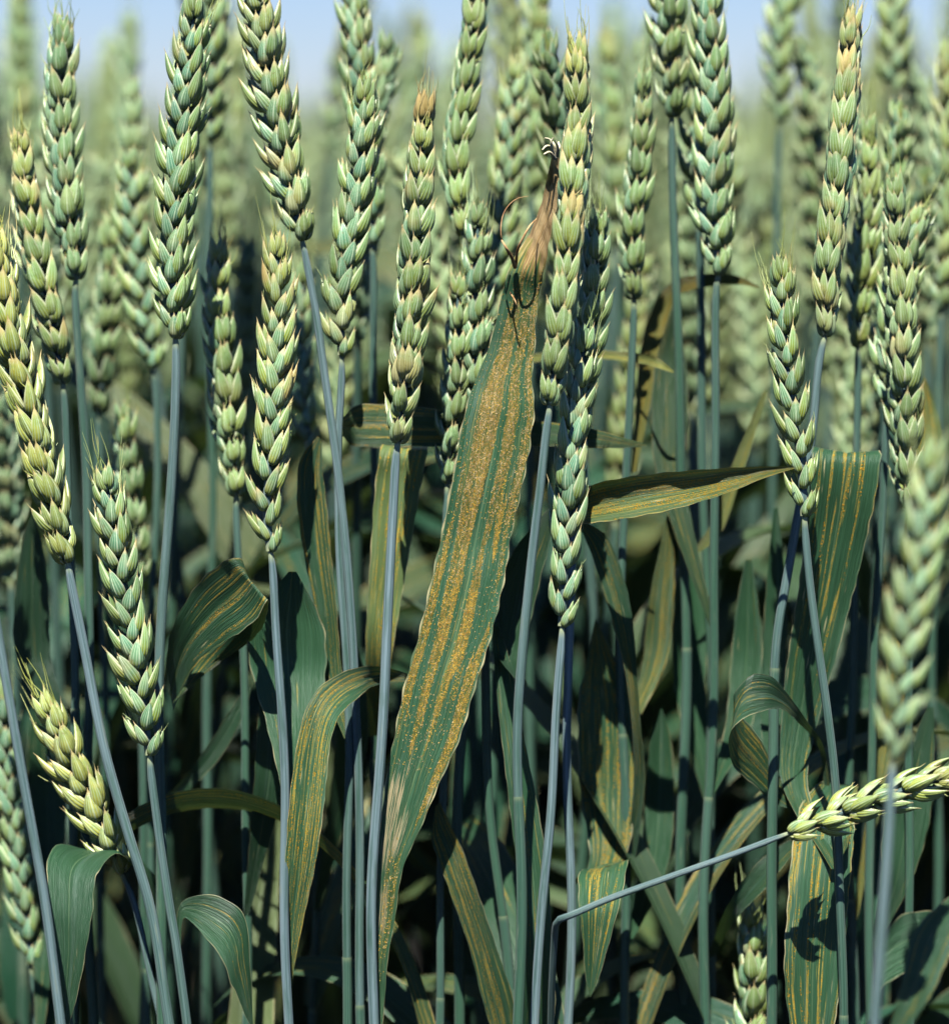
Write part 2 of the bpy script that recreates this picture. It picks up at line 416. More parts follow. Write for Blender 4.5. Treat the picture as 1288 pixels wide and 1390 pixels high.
MM = 0.001
def spikelet_data(seed, tip=False, lo=False):
    """local axes: +Z up the ear, +X away from the rachis, Y sideways"""
    r = random.Random(seed); q = lambda a: r.uniform(-a, a)*1.6
    A = Acc(); k, nt = (14, 11) if not lo else (4, 5)
    for sg in (-1, 1):      # the two glumes hug the rachis
        A.add(*husk(np.array([-0.5+q(.2), sg*1.1, -0.4])*MM, (0.12+q(.06), sg*(0.30+q(.07)), 1), (0.30+q(.12), sg*0.95, -0.08),
                    (8.6+q(.6))*MM, (5.6+q(.3))*MM, (3.7+q(.3))*MM, k, r.uniform(.2, 1.0)*MM, -0.03, nt), 0)
    for sg in (-1, 1):      # two florets, opening outward
        A.add(*husk(np.array([1.1, sg*0.7, 1.0+0.8*(sg > 0)])*MM, (0.29+q(.06), sg*(0.33+q(.08)), 1), (0.80, sg*0.60, -.1),
                    (10.2+q(.8))*MM, (4.7+q(.3))*MM, (3.8+q(.3))*MM, k, r.uniform(.4, 2.0)*MM, q(.03), nt), 1)
    A.add(*husk(np.array([1.5, q(.3), 2.6])*MM, (0.34+q(.08), q(.14), 1), (1, q(.5), 0),
                (8.8+q(.8))*MM, (4.4+q(.3))*MM, 3.5*MM, k, r.uniform(.2, 1.4)*MM, q(.04), nt), 1)
    if r.random() < 0.6 and not lo:
        A.add(*husk(np.array([0.5, q(.7), 3.2])*MM, (0.20, q(.16), 1), (.7, q(.6), 0), 7.8*MM, 3.2*MM, 2.6*MM, k, .4*MM, 0, nt), 1)
    if not lo:
        for i in range(6 if tip else (r.randrange(1, 3) if r.random() < .6 else 0)):   # short awns
            b = np.array([r.uniform(1.5, 3.8), q(2.2), 8.6])*MM
            e = b + np.array([r.uniform(.3, 2.5), q(2.5), r.uniform(5, 19) if tip else r.uniform(2, 6)])*MM
            A.add(*tube(catmull([b, (b+e)/2+np.array([q(.8), q(.8), 0])*MM, e], 6), np.linspace(.26, .07, 6)*MM, 5), 1)
    return A

SPK = []
for i in range(14):
    A = spikelet_data(100+i); o = A.obj('spikelet', [M_GLUME, M_LEMMA]); SPK.append(o.data); bpy.data.objects.remove(o)
SPK_TIP = []
for i in range(4):
    A = spikelet_data(200+i, True); o = A.obj('spikelet', [M_GLUME, M_LEMMA]); SPK_TIP.append(o.data); bpy.data.objects.remove(o)

def ear_frames(path, phi, rnd, n=None, side=0):
    """positions, frames and scales of the spikelets; path runs bottom -> top; phi 0 = spikelet faces to the viewer, 90 = two rows seen left and right"""
    L = np.linalg.norm(np.diff(path, axis=0), axis=1).sum()
    n = n or max(6, int(round(L*0.955/0.0040)))
    pts = catmull(path, n*4)
    tan = nrm(np.gradient(pts, axis=0))
    out = []
    fat = rnd.uniform(.93, 1.10); opn = rnd.uniform(.5, 1.15)
    for i in range(n):
        f = i/(n-1)
        j = min(len(pts)-1, int(f*0.925*(len(pts)-1)))
        z = tan[j]
        toward = nrm(-VIEW - np.dot(-VIEW, z)*z); lat = np.cross(z, toward)
        ph = R(phi) + R(rnd.uniform(-10, 10)) + R(8)*math.sin(f*4)
        sgn = 1 if (i+side) % 2 == 0 else -1
        x = (math.cos(ph)*toward + math.sin(ph)*lat)*sgn
        sc = np.interp(f, [0, .1, .3, .7, .9, 1], [.72, .90, 1.01, .98, .86, .74])*rnd.uniform(.90, 1.06)
        tilt = R(np.interp(f, [0, .5, 1], [12, 9, 4])*opn + rnd.uniform(-5, 5))
        if i == n-1: x = toward; tilt = R(2)
        y = np.cross(z, x)
        z2 = math.cos(tilt)*z + math.sin(tilt)*x; x2 = math.cos(tilt)*x - math.sin(tilt)*z
        pos = pts[j] + x*(0.0007 if i < n-1 else 0)
        Mx = np.eye(4); Mx[:3, 0] = x2; Mx[:3, 1] = y; Mx[:3, 2] = z2; Mx[:3, 3] = pos
        Mx[:3, 0] *= sc*.71*fat; Mx[:3, 1] *= sc*.80*fat; Mx[:3, 2] *= sc*1.06
        out.append((Mx, f))
    return out, pts

def empty(name, loc, label, cat, group):
    o = bpy.data.objects.new(name, None); COL.objects.link(o)
    o.location = loc; o.empty_display_size = 0.02
    o['label'] = label; o['category'] = cat; o['group'] = group
    return o

FRONT_GROUP = 'wheat plants standing in the front rows'
PLANTS = {}
def plant(key, label, ear, phi, stem, dz=0.0, yellow=0.1, tip=0.15, green=0.0, rad=1.65, size=1.0, bright=1.0, bare=None):
    """ear: pixel points bottom -> top; stem: pixel points from the ear down; both at depth dz behind the focus plane"""
    rnd = random.Random(sum(ord(c)*(i+1) for i, c in enumerate(key))*31+7)
    to3 = lambda q: P(q[0], q[1], q[2] if len(q) > 2 else dz)
    epath = catmull([to3(q) for q in ear], 40)
    spts = [to3(q) for q in [ear[0]] + list(stem)]
    last, prev = spts[-1], spts[-2]
    dirv = nrm(last - prev)
    if last[2] > 0.02:      # carry the stem on down to the soil, straightening as it goes
        foot = last + (dirv*np.array([1, 1, 0]))*0.06; foot[2] = 0.0
        midp = last + dirv*0.08
        if midp[2] < last[2]-0.03: spts += [midp*0.6+0.4*(last+(foot-last)*0.12)]
        spts += [last*0.35+foot*0.65 + np.array([0, 0, 0.0]), foot]
    base = Vector(spts[-1])
    root = empty('wheat_plant', base, label, 'wheat plant', FRONT_GROUP)
    off = np.array(base)
    sp3 = catmull(spts, 200)
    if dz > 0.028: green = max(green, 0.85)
    w1, w2 = rnd.uniform(0, 6), rnd.uniform(0, 6)
    tt = np.linspace(0, 1, 200); amp = np.clip(tt*6, 0, 1)*0.0009
    sp3[:, 0] += amp*(np.sin(tt*21+w1)+.6*np.sin(tt*47+w2)); sp3[:, 1] += amp*np.sin(tt*17+w2)
    L = np.linalg.norm(np.diff(sp3, axis=0), axis=1).cumsum(); L = np.concatenate([[0], L])
    rr = .78*rad*MM*np.interp(L, [0, .003, .006, .05, .3, .8], [.55, .72, .9, 1.0, 1.12, 1.3])
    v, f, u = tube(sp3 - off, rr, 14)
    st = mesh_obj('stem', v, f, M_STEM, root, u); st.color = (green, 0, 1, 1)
    # the leaf sheath wraps the lower stem and ends in a pale collar
    s0 = bare if bare else rnd.uniform(.09, .17)
    ii = np.where(L > s0)[0]
    if len(ii) > 6:
        pth = sp3[ii]; rs = np.interp(L[ii]-s0, [0, .002, .012, .2, .8], [1.22, 1.08, 1.10, 1.14, 1.2])*rr[ii]
        v, f, u = tube(pth - off, rs, 14); u = u + np.array([0, .0022])
        sh = mesh_obj('leaf_sheath', v, f, M_STEM, root, u); sh.color = (1.0, 0, 1, 1)
    # rachis with its spikelets
    frames, pts = ear_frames(epath, phi, rnd)
    zig = pts.copy()
    v, f, u = tube(zig - off, np.linspace(1.25, .5, len(zig))*MM, 8)
    er = mesh_obj('ear', v, f, M_STEM, root, u); er.color = (0.4, 0, 1, 1)
    n = len(frames); bloom = rnd.uniform(.65, 1.0) if yellow < .3 else 1.0
    for i, (Mx, fr) in enumerate(frames):
        me = SPK_TIP[rnd.randrange(4)] if i >= n-3 else SPK[rnd.randrange(14)]
        s = bpy.data.objects.new('spikelet', me); COL.objects.link(s); s.parent = er
        Mx = Mx.copy(); Mx[:3, 3] -= off; Mx[:3, :3] *= size
        if rnd.random() < .5: Mx[:3, 1] *= -1   # mirrored for variety
        s.matrix_local = Matrix(Mx.tolist())
        yl = min(1, max(0, yellow*1.2 + rnd.uniform(-.14, .14) + (0.35*max(0, fr-.7)/.3 if tip > .3 else 0)))
        s.color = (yl, min(1, max(0, tip*(0.5+fr) + rnd.uniform(-.15, .15))), max(0, min(1, bloom+rnd.uniform(-.15, .1))), 1)
    PLANTS[key] = (root, off)
    return root

def leaf(key, stations, dz=0.02, rust=0.35, yellow=0.05, bright=1.0, cup=0.10, wav=0.03, nu=13, label=None, mat=None, nv=None, attrs=None, vee=0.0, name='leaf', crinkle=0.0):
    """stations base -> tip: (xl, yl, xr, yr[, dz_l[, dz_r]]) the two edges of the blade in the picture with their depths"""
    root, off = PLANTS[key]
    rows = []
    for s in stations:
        dl = s[4] if len(s) > 4 else dz; dr = s[5] if len(s) > 5 else dl
        a, b = P(s[0], s[1], dl), P(s[2], s[3], dr)
        rows.append(np.concatenate([(a+b)/2, a, b]))
    nv = nv or 60
    wl = np.linalg.norm(rows[-1][3:6]-rows[-1][6:9])
    if wl > 0.0022 and mat is None:      # every blade runs out to a point
        stp = rows[-1][:3]-rows[-2][:3]
        e = rows[-1][:3] + nrm(stp)*wl*1.5
        e1 = rows[-1][:3] + nrm(stp)*wl*.8; hw = (rows[-1][6:9]-rows[-1][3:6])*.27
        rows.append(np.concatenate([e1, e1-hw, e1+hw])); rows.append(np.concatenate([e, e, e]))
    c = catmull(rows, nv)
    a, b = c[:, 3:6], c[:, 6:9]; mid = (a+b)/2
    tan = nrm(np.gradient(mid, axis=0)); wv = b - a; W = np.linalg.norm(wv, axis=1)
    nor = nrm(np.cross(tan, wv)); 
    flip = np.sign(-(nor @ VIEW).sum()); nor *= flip if flip != 0 else 1
    u = np.linspace(0, 1, nu)
    L = np.concatenate([[0], np.cumsum(np.linalg.norm(np.diff(mid, axis=0), axis=1))])
    rs = random.Random(len(stations)*97 + int(stations[0][0]*13 + stations[0][1]))
    p1, p2, p3 = rs.uniform(0, 6), rs.uniform(0, 6), rs.uniform(0, 6)
    prof = 4*u*(1-u)
    offn = (-cup*prof)[None, :] + (vee*np.abs(2*u-1))[None, :]
    offn = offn + wav*(np.sin(L*150+p1)[:, None]*(u-.5)[None, :]*2 + 0.5*np.sin(L*310+p2)[:, None]*((u-.5)**2*4)[None, :])
    if crinkle: offn = offn + (np.clip((L/L[-1]-.80)/.08, 0, 1)*crinkle)[:, None]*(np.sin(L*620)[:, None]*np.sin(u*9+1)[None, :] + .7*np.sin(L[:, None]*1400+u[None, :]*14))
    offn = offn - 0.02*np.exp(-((u-.5)/.03)**2)[None, :]
    V = a[:, None, :] + wv[:, None, :]*u[None, :, None] + nor[:, None, :]*(offn*W[:, None])[:, :, None]
    # small irregularities of the margin
    ed = 0.012*np.sin(L*700+p3)*W
    V[:, 0] += nrm(wv)*ed[:, None]; V[:, -1] += nrm(wv)*(0.012*np.sin(L*830+p1)*W)[:, None]
    U = np.stack([np.broadcast_to(u[None, :], (nv, nu)), np.broadcast_to(L[:, None], (nv, nu))], -1)
    at = attrs(V, u, L, nor) if attrs else None
    o = mesh_obj(name, (V - off).reshape(-1, 3), grid_faces(nu, nv), mat or M_LEAF, root, U.reshape(-1, 2), None, at)
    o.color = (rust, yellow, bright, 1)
    if label: o['label'] = label
    return o, V, u, L, nor

# ------------------------------------------------------------------ ground
gv = [(-300, -60, 0), (300, -60, 0), (300, 900, 0), (-300, 900, 0)]
g = mesh_obj('ground', gv, [(0, 1, 2, 3)], M_SOIL, smooth=False)
g['kind'] = 'structure'


# ------------------------------------------------------------------ the wheat plants of the front rows (photo pixels; ear bottom -> top)
plant('rust', 'sharp wheat plant whose broad flag leaf carries orange rust stripes, stem before that leaf',
      [(540, 600), (553, 480), (563, 330), (578, 130)], 8, [(537, 625), (530, 760), (522, 930), (514, 1110), (509, 1300)], 0.0, .22, .45, 0, 1.75, 1.0, bare=.21)
plant('pair_front', 'tall tan-tinged wheat ear overlapping the right edge of the rusty leaf',
      [(747, 548), (757, 470), (772, 330), (783, 190), (784, 50)], -14, [(742, 585), (734, 660), (722, 760), (709, 900), (703, 985), (700, 1100), (702, 1300)], -0.012, .26, .5, .35, 1.6, 1.05)
plant('pair_low', 'two-rowed wheat ear hanging lower, just right of the rusty leaf',
      [(763, 850), (768, 740), (776, 620), (795, 450)], 80, [(762, 875), (755, 960), (745, 1100), (736, 1200), (730, 1300)], 0.002, .10, .15, 0, 1.6, 1.0, bare=.21)
plant('yellow_tip', 'two-rowed wheat ear with straw-coloured pointed tip, left of the rusty leaf',
      [(367, 748), (362, 690), (372, 560), (376, 440), (377, 318)], 82, [(370, 772), (374, 860), (381, 980), (387, 1090), (392, 1300)], 0.0, .22, .55, 0, 1.6, 1.0, bare=.21)
plant('left_lean', 'big pale-yellow wheat ear leaning in from the left edge on slanting grey stem',
      [(92, 762), (72, 690), (42, 570), (12, 440), (-5, 320)], -22, [(96, 790), (114, 880), (142, 1010), (176, 1130), (205, 1230), (225, 1340)], -0.004, .48, .40, 0, 1.75, 1.10, bare=.21)
plant('left_low', 'slim two-rowed wheat ear low at the left, tip beside the slanting stem',
      [(203, 1025), (192, 950), (172, 830), (142, 640)], 84, [(205, 1050), (216, 1130), (232, 1230), (243, 1300)], 0.0, .12, .18, .45, 1.6, .98)
plant('tall_left', 'tall upright dark green ear on thick blue-grey stem, second tall ear from the left',
      [(238, 458), (234, 380), (242, 240), (258, 90), (264, -5)], 58, [(239, 490), (236, 570), (229, 680), (222, 800), (219, 950), (222, 1300)], 0.015, .08, .22, .30, 1.75, 1.03)
plant('tall_mid', 'tall ear cut by the top edge, its curved stem passing right of the straw-tipped ear',
      [(410, 325), (395, 260), (372, 150), (352, 20), (340, -60)], 52, [(415, 350), (428, 420), (442, 530), (462, 690), (478, 820), (487, 930), (490, 1300)], 0.018, .2, .45, .1, 1.5, 1.05, bare=.21)
plant('behind_yellow_tip', 'darker ear partly hidden behind and left of the straw-tipped ear',
      [(320, 672), (310, 560), (296, 430), (298, 330)], 20, [(321, 700), (325, 780), (330, 900), (332, 1300)], 0.045, .12, .25, .15, 1.5)
plant('upper_left', 'upright ear near the top left corner with thin awn tips',
      [(103, 378), (92, 290), (82, 160), (84, 25)], 28, [(102, 400), (108, 520), (116, 640), (120, 800), (122, 1000), (124, 1300)], 0.04, .10, .22, .25, 1.6, 1.05)
plant('behind_left_lean', 'brownish-tipped ear rising behind the pale leaning ear at left',
      [(85, 520), (68, 430), (42, 320), (28, 180)], 15, [(88, 545), (94, 700), (98, 900), (100, 1300)], 0.035, .18, .50, .3, 1.5)
plant('soft_left', 'soft-focus two-rowed ear in the gap between the two tall left ears',
      [(207, 500), (196, 420), (182, 320), (176, 210)], 78, [(212, 530), (215, 640), (208, 780), (200, 950), (198, 1300)], 0.10, .08, .18, .1, 1.5)
plant('left_of_rust', 'slender two-rowed ear on blue stem, between the curved stem and the rusty leaf plant',
      [(464, 482), (462, 410), (480, 290), (497, 115)], 76, [(464, 510), (460, 600), (463, 760), (468, 900), (470, 1300)], 0.02, .10, .18, .1, 1.5, 1.0)
plant('behind_slender', 'ear cut by the top edge directly behind the slender two-rowed ear',
      [(505, 330), (500, 230), (487, 90), (478, -40)], 65, [(507, 360), (508, 520), (508, 800), (508, 1300)], 0.07, .08, .15, .3, 1.5)
plant('top_mid', 'tall ear cut by the top edge, directly above the small ear behind the rusty leaf',
      [(628, 318), (618, 220), (636, 90), (652, -40)], 10, [(632, 345), (634, 420), (632, 600), (628, 900), (625, 1300)], 0.045, .08, .15, .3, 1.6, 1.05)
plant('small_mid', 'small pale ear half hidden behind the left edge of the rusty leaf',
      [(607, 655), (612, 600), (620, 500), (622, 385)], 22, [(606, 690), (604, 800), (600, 1000), (598, 1300)], 0.03, .14, .25, .3, 1.4, .82)
plant('dark_mid', 'blurred two-rowed ear in shade just left of the torn leaf tip',
      [(668, 470), (672, 380), (690, 230), (700, 85)], 72, [(668, 500), (668, 700), (668, 1300)], 0.09, .14, .1, .4, 1.5)
plant('right_soft', 'narrow ear right of centre with its neck at a blurred arching leaf',
      [(860, 405), (858, 320), (868, 200), (874, 105)], 6, [(860, 430), (855, 540), (848, 700), (846, 950), (846, 1300)], 0.05, .14, .25, .5, 1.5, .95)
plant('right_tall', 'tall ear cut by the top edge on long straight green stem right of centre',
      [(975, 372), (968, 290), (968, 150), (958, 10), (955, -40)], 55, [(972, 395), (970, 560), (968, 760), (965, 980), (960, 1300)], 0.045, .10, .18, .6, 1.6, 1.02)
plant('right_top', 'short view of an ear cut by the top edge on a slim bare green stem',
      [(912, 158), (908, 60), (905, -60), (905, -140)], 30, [(912, 185), (917, 400), (922, 620), (928, 820), (930, 1300)], 0.06, .12, .12, .7, 1.6, 1.02)
plant('right_big', 'thick tall ear reaching the top edge among the right-hand cluster',
      [(1120, 455), (1125, 360), (1140, 220), (1158, 15)], -18, [(1112, 490), (1102, 600), (1075, 760), (1050, 900), (1045, 1300)], 0.02, .16, .42, .3, 1.6, 1.08)
plant('right_front', 'slim two-rowed ear at right, its neck beside the wide arching leaf',
      [(1092, 700), (1085, 620), (1068, 500), (1058, 360)], 66, [(1093, 722), (1104, 830), (1120, 960), (1133, 1080), (1140, 1300)], 0.0, .12, .22, .6, 1.5, .95)
plant('right_behind', 'pale ear tucked behind the thick tall ear in the right-hand cluster',
      [(1164, 470), (1170, 380), (1178, 260), (1178, 170)], 10, [(1164, 505), (1162, 620), (1158, 900), (1156, 1300)], 0.06, .20, .18, .5, 1.5)
plant('right_pale', 'pale bristle-tipped ear left of the near blurred ear at the right edge',
      [(1235, 690), (1228, 600), (1222, 420), (1212, 240)], 12, [(1236, 715), (1236, 900), (1234, 1300)], 0.03, .26, .18, .6, 1.5, 1.0)
plant('right_edge_mid', 'soft ear on a straight green stem between the wide leaf and the right edge',
      [(1203, 560), (1212, 470), (1228, 360), (1248, 290)], 60, [(1202, 580), (1197, 720), (1189, 900), (1182, 1070), (1178, 1300)], 0.045, .14, .18, .7, 1.5)
plant('near_blur', 'large out-of-focus pale ear close to the camera at the right edge',
      [(1212, 1030), (1222, 930), (1250, 760), (1266, 610)], 70, [(1210, 1060), (1205, 1160), (1195, 1300)], -0.125, .22, .1, .1, 1.5, 1.0)
plant('fallen', 'bent-over wheat plant, broken stem slanting up to a lying ear at lower right',
      [(1072, 1131), (1130, 1108), (1210, 1078), (1330, 1040)], 24, [(1000, 1158), (900, 1193), (820, 1222), (775, 1242), (762, 1247), (757, 1249, -.011), (754, 1253, -.0095), (753, 1262, -.007), (752, 1300, -.002)], -0.012, .30, .12, .25, 1.2, .92, bare=.21)
plant('low_bent', 'pale sunlit ear drooping low at the far left behind the slanting stem',
      [(165, 1185), (140, 1130), (100, 1050), (62, 960)], 60, [(180, 1220), (200, 1300)], 0.018, .55, .2, .4, 1.3, 1.05)
plant('dark_edge', 'shaded ear at the bottom left corner',
      [(42, 1310), (30, 1200), (12, 1060), (0, 930)], 80, [(46, 1340), (50, 1400)], 0.072, .06, .1, .4, 1.5, 1.0)
plant('edge_stem', 'wheat plant at the left edge whose bare grey stem slants across the corner',
      [(-45, 640), (-60, 540), (-75, 400), (-80, 300)], 40, [(-38, 680), (0, 880), (35, 1060), (72, 1290)], -0.025, .2, .2, .1, 1.6, 1.0, bare=.21)
plant('bottom_tip', 'bristly green ear tip poking up at the bottom edge, right of centre',
      [(1020, 1575), (1020, 1475), (1020, 1345), (1022, 1232)], 25, [(1020, 1630), (1020, 1710)], 0.045, .12, .1, .4, 1.5, 1.0)
plant('low_soft', 'soft small ear low behind the thick blue-grey stem at left',
      [(190, 790), (182, 720), (172, 640), (168, 565)], 25, [(192, 820), (194, 1000), (195, 1300)], 0.08, .10, .1, .5, 1.4, .9)
plant('mid_soft', 'soft two-rowed ear in shade between the straw-tipped ear and the curved stem',
      [(420, 610), (412, 540), (408, 450), (412, 370)], 80, [(421, 640), (424, 800), (426, 1300)], 0.09, .08, .1, .5, 1.4, .9)
plant('blue_twin', 'wheat plant whose blue-grey stem stands beside the stem of the lower two-rowed ear',
      [(786, 560), (796, 480), (806, 380), (812, 300)], 20, [(782, 600), (777, 760), (774, 900), (771, 1100), (769, 1300)], 0.022, .12, .12, 0, 1.55, .95, bare=.21)
plant('under_rust', 'wheat plant with green stem rising below the rusty leaf toward the centre',
      [(648, 560), (646, 470), (644, 380), (650, 290)], 40, [(650, 600), (655, 780), (662, 950), (672, 1130), (685, 1300)], 0.03, .1, .1, .55, 1.6, .95)
plant('dry_base', 'green-stemmed wheat plant with papery leaf collar under the tall right-of-centre ear',
      [(948, 300), (946, 220), (950, 120), (956, 40)], 80, [(950, 330), (955, 600), (960, 900), (962, 1120), (963, 1300)], 0.075, .1, .1, .7, 1.6, .95)
plant('left_gap', 'soft wheat ear in the gap between the left stem and the small drooping ear',
      [(135, 560), (140, 470), (150, 380), (150, 300)], 10, [(134, 590), (138, 800), (140, 1300)], 0.12, .1, .1, .4, 1.5, 1.0)
plant('near_right_leaf', 'wheat plant at the lower right corner with a pale blurred leaf',
      [(1390, 900), (1395, 800), (1400, 700), (1405, 600)], 40, [(1385, 940), (1365, 1100), (1330, 1300)], 0.0, .2, .2, .3, 1.5, 1.0)

plant('sky_left', 'very blurred tall ear dark against the sky in the top left corner', [(22, 250), (24, 150), (26, 20), (28, -60)], 20, [(22, 290), (22, 600), (22, 1300)], 0.32, .08, .1, .5, 1.6, 1.0)
plant('sky_left_pair', 'faint blurred ear left of the tall dark green ear, reaching into the sky', [(165, 330), (168, 230), (172, 110), (178, 20)], 70, [(165, 370), (165, 700), (165, 1300)], 0.42, .15, .1, .5, 1.6, 1.0)
plant('sky_mid', 'blurred ear at the top edge just left of the tan-tinged tall ear', [(722, 260), (722, 160), (728, 40), (735, -60)], 30, [(722, 300), (720, 700), (720, 1300)], 0.16, .14, .15, .4, 1.5, 1.0)
plant('sky_right', 'blurred ear against blue sky, between the tall stem and the right-hand cluster', [(1058, 165), (1056, 90), (1062, 0), (1066, -80)], 50, [(1056, 200), (1052, 500), (1050, 1300)], 0.20, .16, .1, .5, 1.5, 1.0)
plant('sky_far_right', 'blurred upright ear against blue sky near the top right corner', [(1212, 125), (1212, 40), (1214, -60), (1214, -120)], 80, [(1212, 160), (1212, 500), (1212, 1300)], 0.20, .16, .1, .5, 1.5, 1.0)
plant('edge_far_right', 'blurred pale ear cut by the right edge above the pale bristle-tipped ear', [(1278, 420), (1282, 320), (1285, 180), (1284, 60)], 20, [(1276, 460), (1270, 800), (1270, 1300)], 0.13, .2, .1, .5, 1.5, 1.0)
plant('sky_behind_tall', 'blurred ear directly behind the tall dark green ear at the top edge', [(285, 190), (286, 90), (284, -20), (282, -90)], 60, [(285, 230), (284, 600), (284, 1300)], 0.12, .1, .1, .5, 1.5, 1.0)
plant('gap_right', 'blurred ear low in the gap right of the tan-tinged tall ear', [(836, 330), (832, 240), (826, 130), (822, 50)], 20, [(836, 370), (838, 700), (838, 1300)], 0.22, .14, .1, .5, 1.5, 1.0)

# ------------------------------------------------------------------ leaves
# the rust-striped flag leaf
HERO = [(500, 1440, 516, 1440, .003), (502, 1360, 522, 1360, .004), (505, 1300, 527, 1300, .0035), (508, 1250, 536, 1250, 0.004), (513, 1180, 547, 1180, 0.004), (517, 1120, 573, 1120, 0.0045),
        (524, 1060, 598, 1060, 0.005), (535, 1000, 625, 1000, 0.0055), (549, 930, 646, 930, 0.006), (566, 870, 665, 870, 0.007), (587, 780, 686, 780, 0.008),
        (598, 731, 693, 731, .009), (611, 662, 708, 662, .008), (620, 615, 718, 615, .008), (625, 584, 722, 584, .008), (632, 555, 726, 556, .008), (641, 526, 723, 527, .009),
        (652, 500, 723, 500, .010), (664, 468, 726, 474, .011), (674, 430, 728, 430, .011), (681, 398, 733, 398, .011), (690, 368, 738, 370, .010, .008), (700, 345, 742, 350, .012, .006), (713, 325, 746, 328, .013, .004), (725, 302, 751, 303, .012, .003), (733, 279, 756, 279, .010, .003), (740, 253, 760, 250, .007, .003), (745, 230, 762, 226, .002, .006), (748, 214, 758, 212, .0, .005), (752, 204, 755, 204, .002)]
hero_L = None
# stripes: (u0, u1) at start, (u0, u1) at end, picture row start and end, strength, share of fresh orange
BANDS = [((.34, .60), (.20, .54), 380, 470, .62, .45), ((.19, .54), (.20, .50), 470, 650, .95, .40), ((.20, .48), (.22, .41), 640, 770, .85, .60), ((.21, .42), (.24, .40), 770, 880, 1.0, .95), ((.24, .40), (.27, .37), 880, 1000, .85, .9),
         ((.62, .80), (.60, .77), 400, 660, .80, .45), ((.66, .76), (.57, .66), 655, 760, .75, .6), ((.70, .86), (.74, .84), 655, 730, .95, .95), ((.56, .66), (.53, .72), 760, 900, .95, .95), ((.52, .66), (.46, .54), 895, 1020, .75, .9),
         ((.85, .98), (.86, .98), 380, 700, .75, .35), ((.86, .96), (.88, .95), 690, 820, .45, .5), ((.03, .14), (.02, .13), 740, 985, .80, .9), ((.10, .18), (.12, .16), 600, 760, .4, .6),
         ((.80, .95), (.82, .97), 860, 1100, .85, .9), ((.66, .76), (.68, .78), 900, 960, .5, .9), ((.30, .95), (.30, .95), 372, 440, .35, .5), ((.3, .9), (.3, .8), 1150, 1300, .42, .7)]
def row_of(V):
    c = V.mean(axis=1); rel = c - np.array([0, 0, CAM_H])
    depth = rel @ VIEW; up = rel @ np.array([0, sp, cp])
    return 695 - up/depth*D/PX
def hero_mask(rows, u, which):
    m = np.zeros((len(rows), len(u)))
    jit = np.interp(u, np.linspace(0, 1, 41), np.random.default_rng(8).uniform(-46, 46, 41))[None, :]
    for (a0, a1), (b0, b1), y0, y1, s, fr in BANDS:
        t = np.clip((rows-y0)/(y1-y0), 0, 1)
        lo = a0+(b0-a0)*t; hi = a1+(b1-a1)*t
        inside = np.clip(np.minimum(u[None, :]-lo[:, None], hi[:, None]-u[None, :])/0.02+.5, 0, 1)
        along = np.clip(np.minimum(rows[:, None]+jit-y0, y1-rows[:, None]-jit)/16+.5, 0, 1)
        m = np.maximum(m, inside*along*(s if which == 0 else s*fr))
    # break the bands into thin lines between the veins
    gr = np.random.default_rng(12 ).random((260, 64)); gy = np.clip(rows/7.0, 0, 258); gx = u*62
    y0 = gy.astype(int); x0 = gx.astype(int); fy = (gy-y0)[:, None]; fx = (gx-x0)[None, :]
    nz = (gr[y0][:, x0]*(1-fy)*(1-fx)+gr[y0+1][:, x0]*fy*(1-fx)+gr[y0][:, x0+1]*(1-fy)*fx+gr[y0+1][:, x0+1]*fy*fx)
    ln = np.random.default_rng(5).random((12, 64)); ly = np.clip(rows/140.0, 0, 10); l0 = ly.astype(int); fl = (ly-l0)[:, None]
    lz = ln[l0][:, x0]*(1-fl)*(1-fx)+ln[l0+1][:, x0]*fl*(1-fx)+ln[l0][:, x0+1]*(1-fl)*fx+ln[l0+1][:, x0+1]*fl*fx
    return m*np.clip(0.25+0.75*nz+0.85*(lz-.35), 0.05, 1.0)
def hero_attrs(V, u, L, nor):
    rows = row_of(V)
    ru = hero_mask(rows, u, 0)
    ne = np.zeros_like(ru)
    for (u0, u1, y0, y1, s) in [(.03, .40, 1030, 1200, .52), (.10, .66, 1070, 1190, .46), (.30, .40, 985, 1090, .55), (.44, .58, 1060, 1150, .6), (.50, .56, 945, 1010, .45), (.86, 1.0, 1040, 1130, .7), (.10, .6, 1175, 1300, .55), (.40, .46, 1010, 1060, .6), (.68, .72, 985, 1040, .55)]:
        ins = np.clip(np.minimum(u-u0, u1-u)/0.08+.1, 0, 1)[None, :]; al = np.clip(np.minimum(rows-y0, y1-rows)/45, 0, 1)[:, None]
        ne = np.maximum(ne, ins*al*s)
    jg = np.interp(u, np.linspace(0, 1, 31), np.random.default_rng(21).uniform(-17, 17, 31))[None, :]
    dry = np.clip((384 + jg*1.3 - rows[:, None])/46, 0, 1)*np.where((u[None, :] < .3) & (rows[:, None] > 322), .45, 1.0)
    return {'rust': ru.ravel(), 'necrosis': ne.ravel(), 'dry': dry.ravel()}
hero_o, HV, Hu, HLn, Hn = leaf('rust', HERO, rust=0, yellow=.04, bright=1.1, cup=.03, wav=.006, crinkle=.014, nu=61, nv=460, mat=M_HERO, attrs=hero_attrs,
                               label='broad green flag leaf striped with orange rust, its dried tip torn')
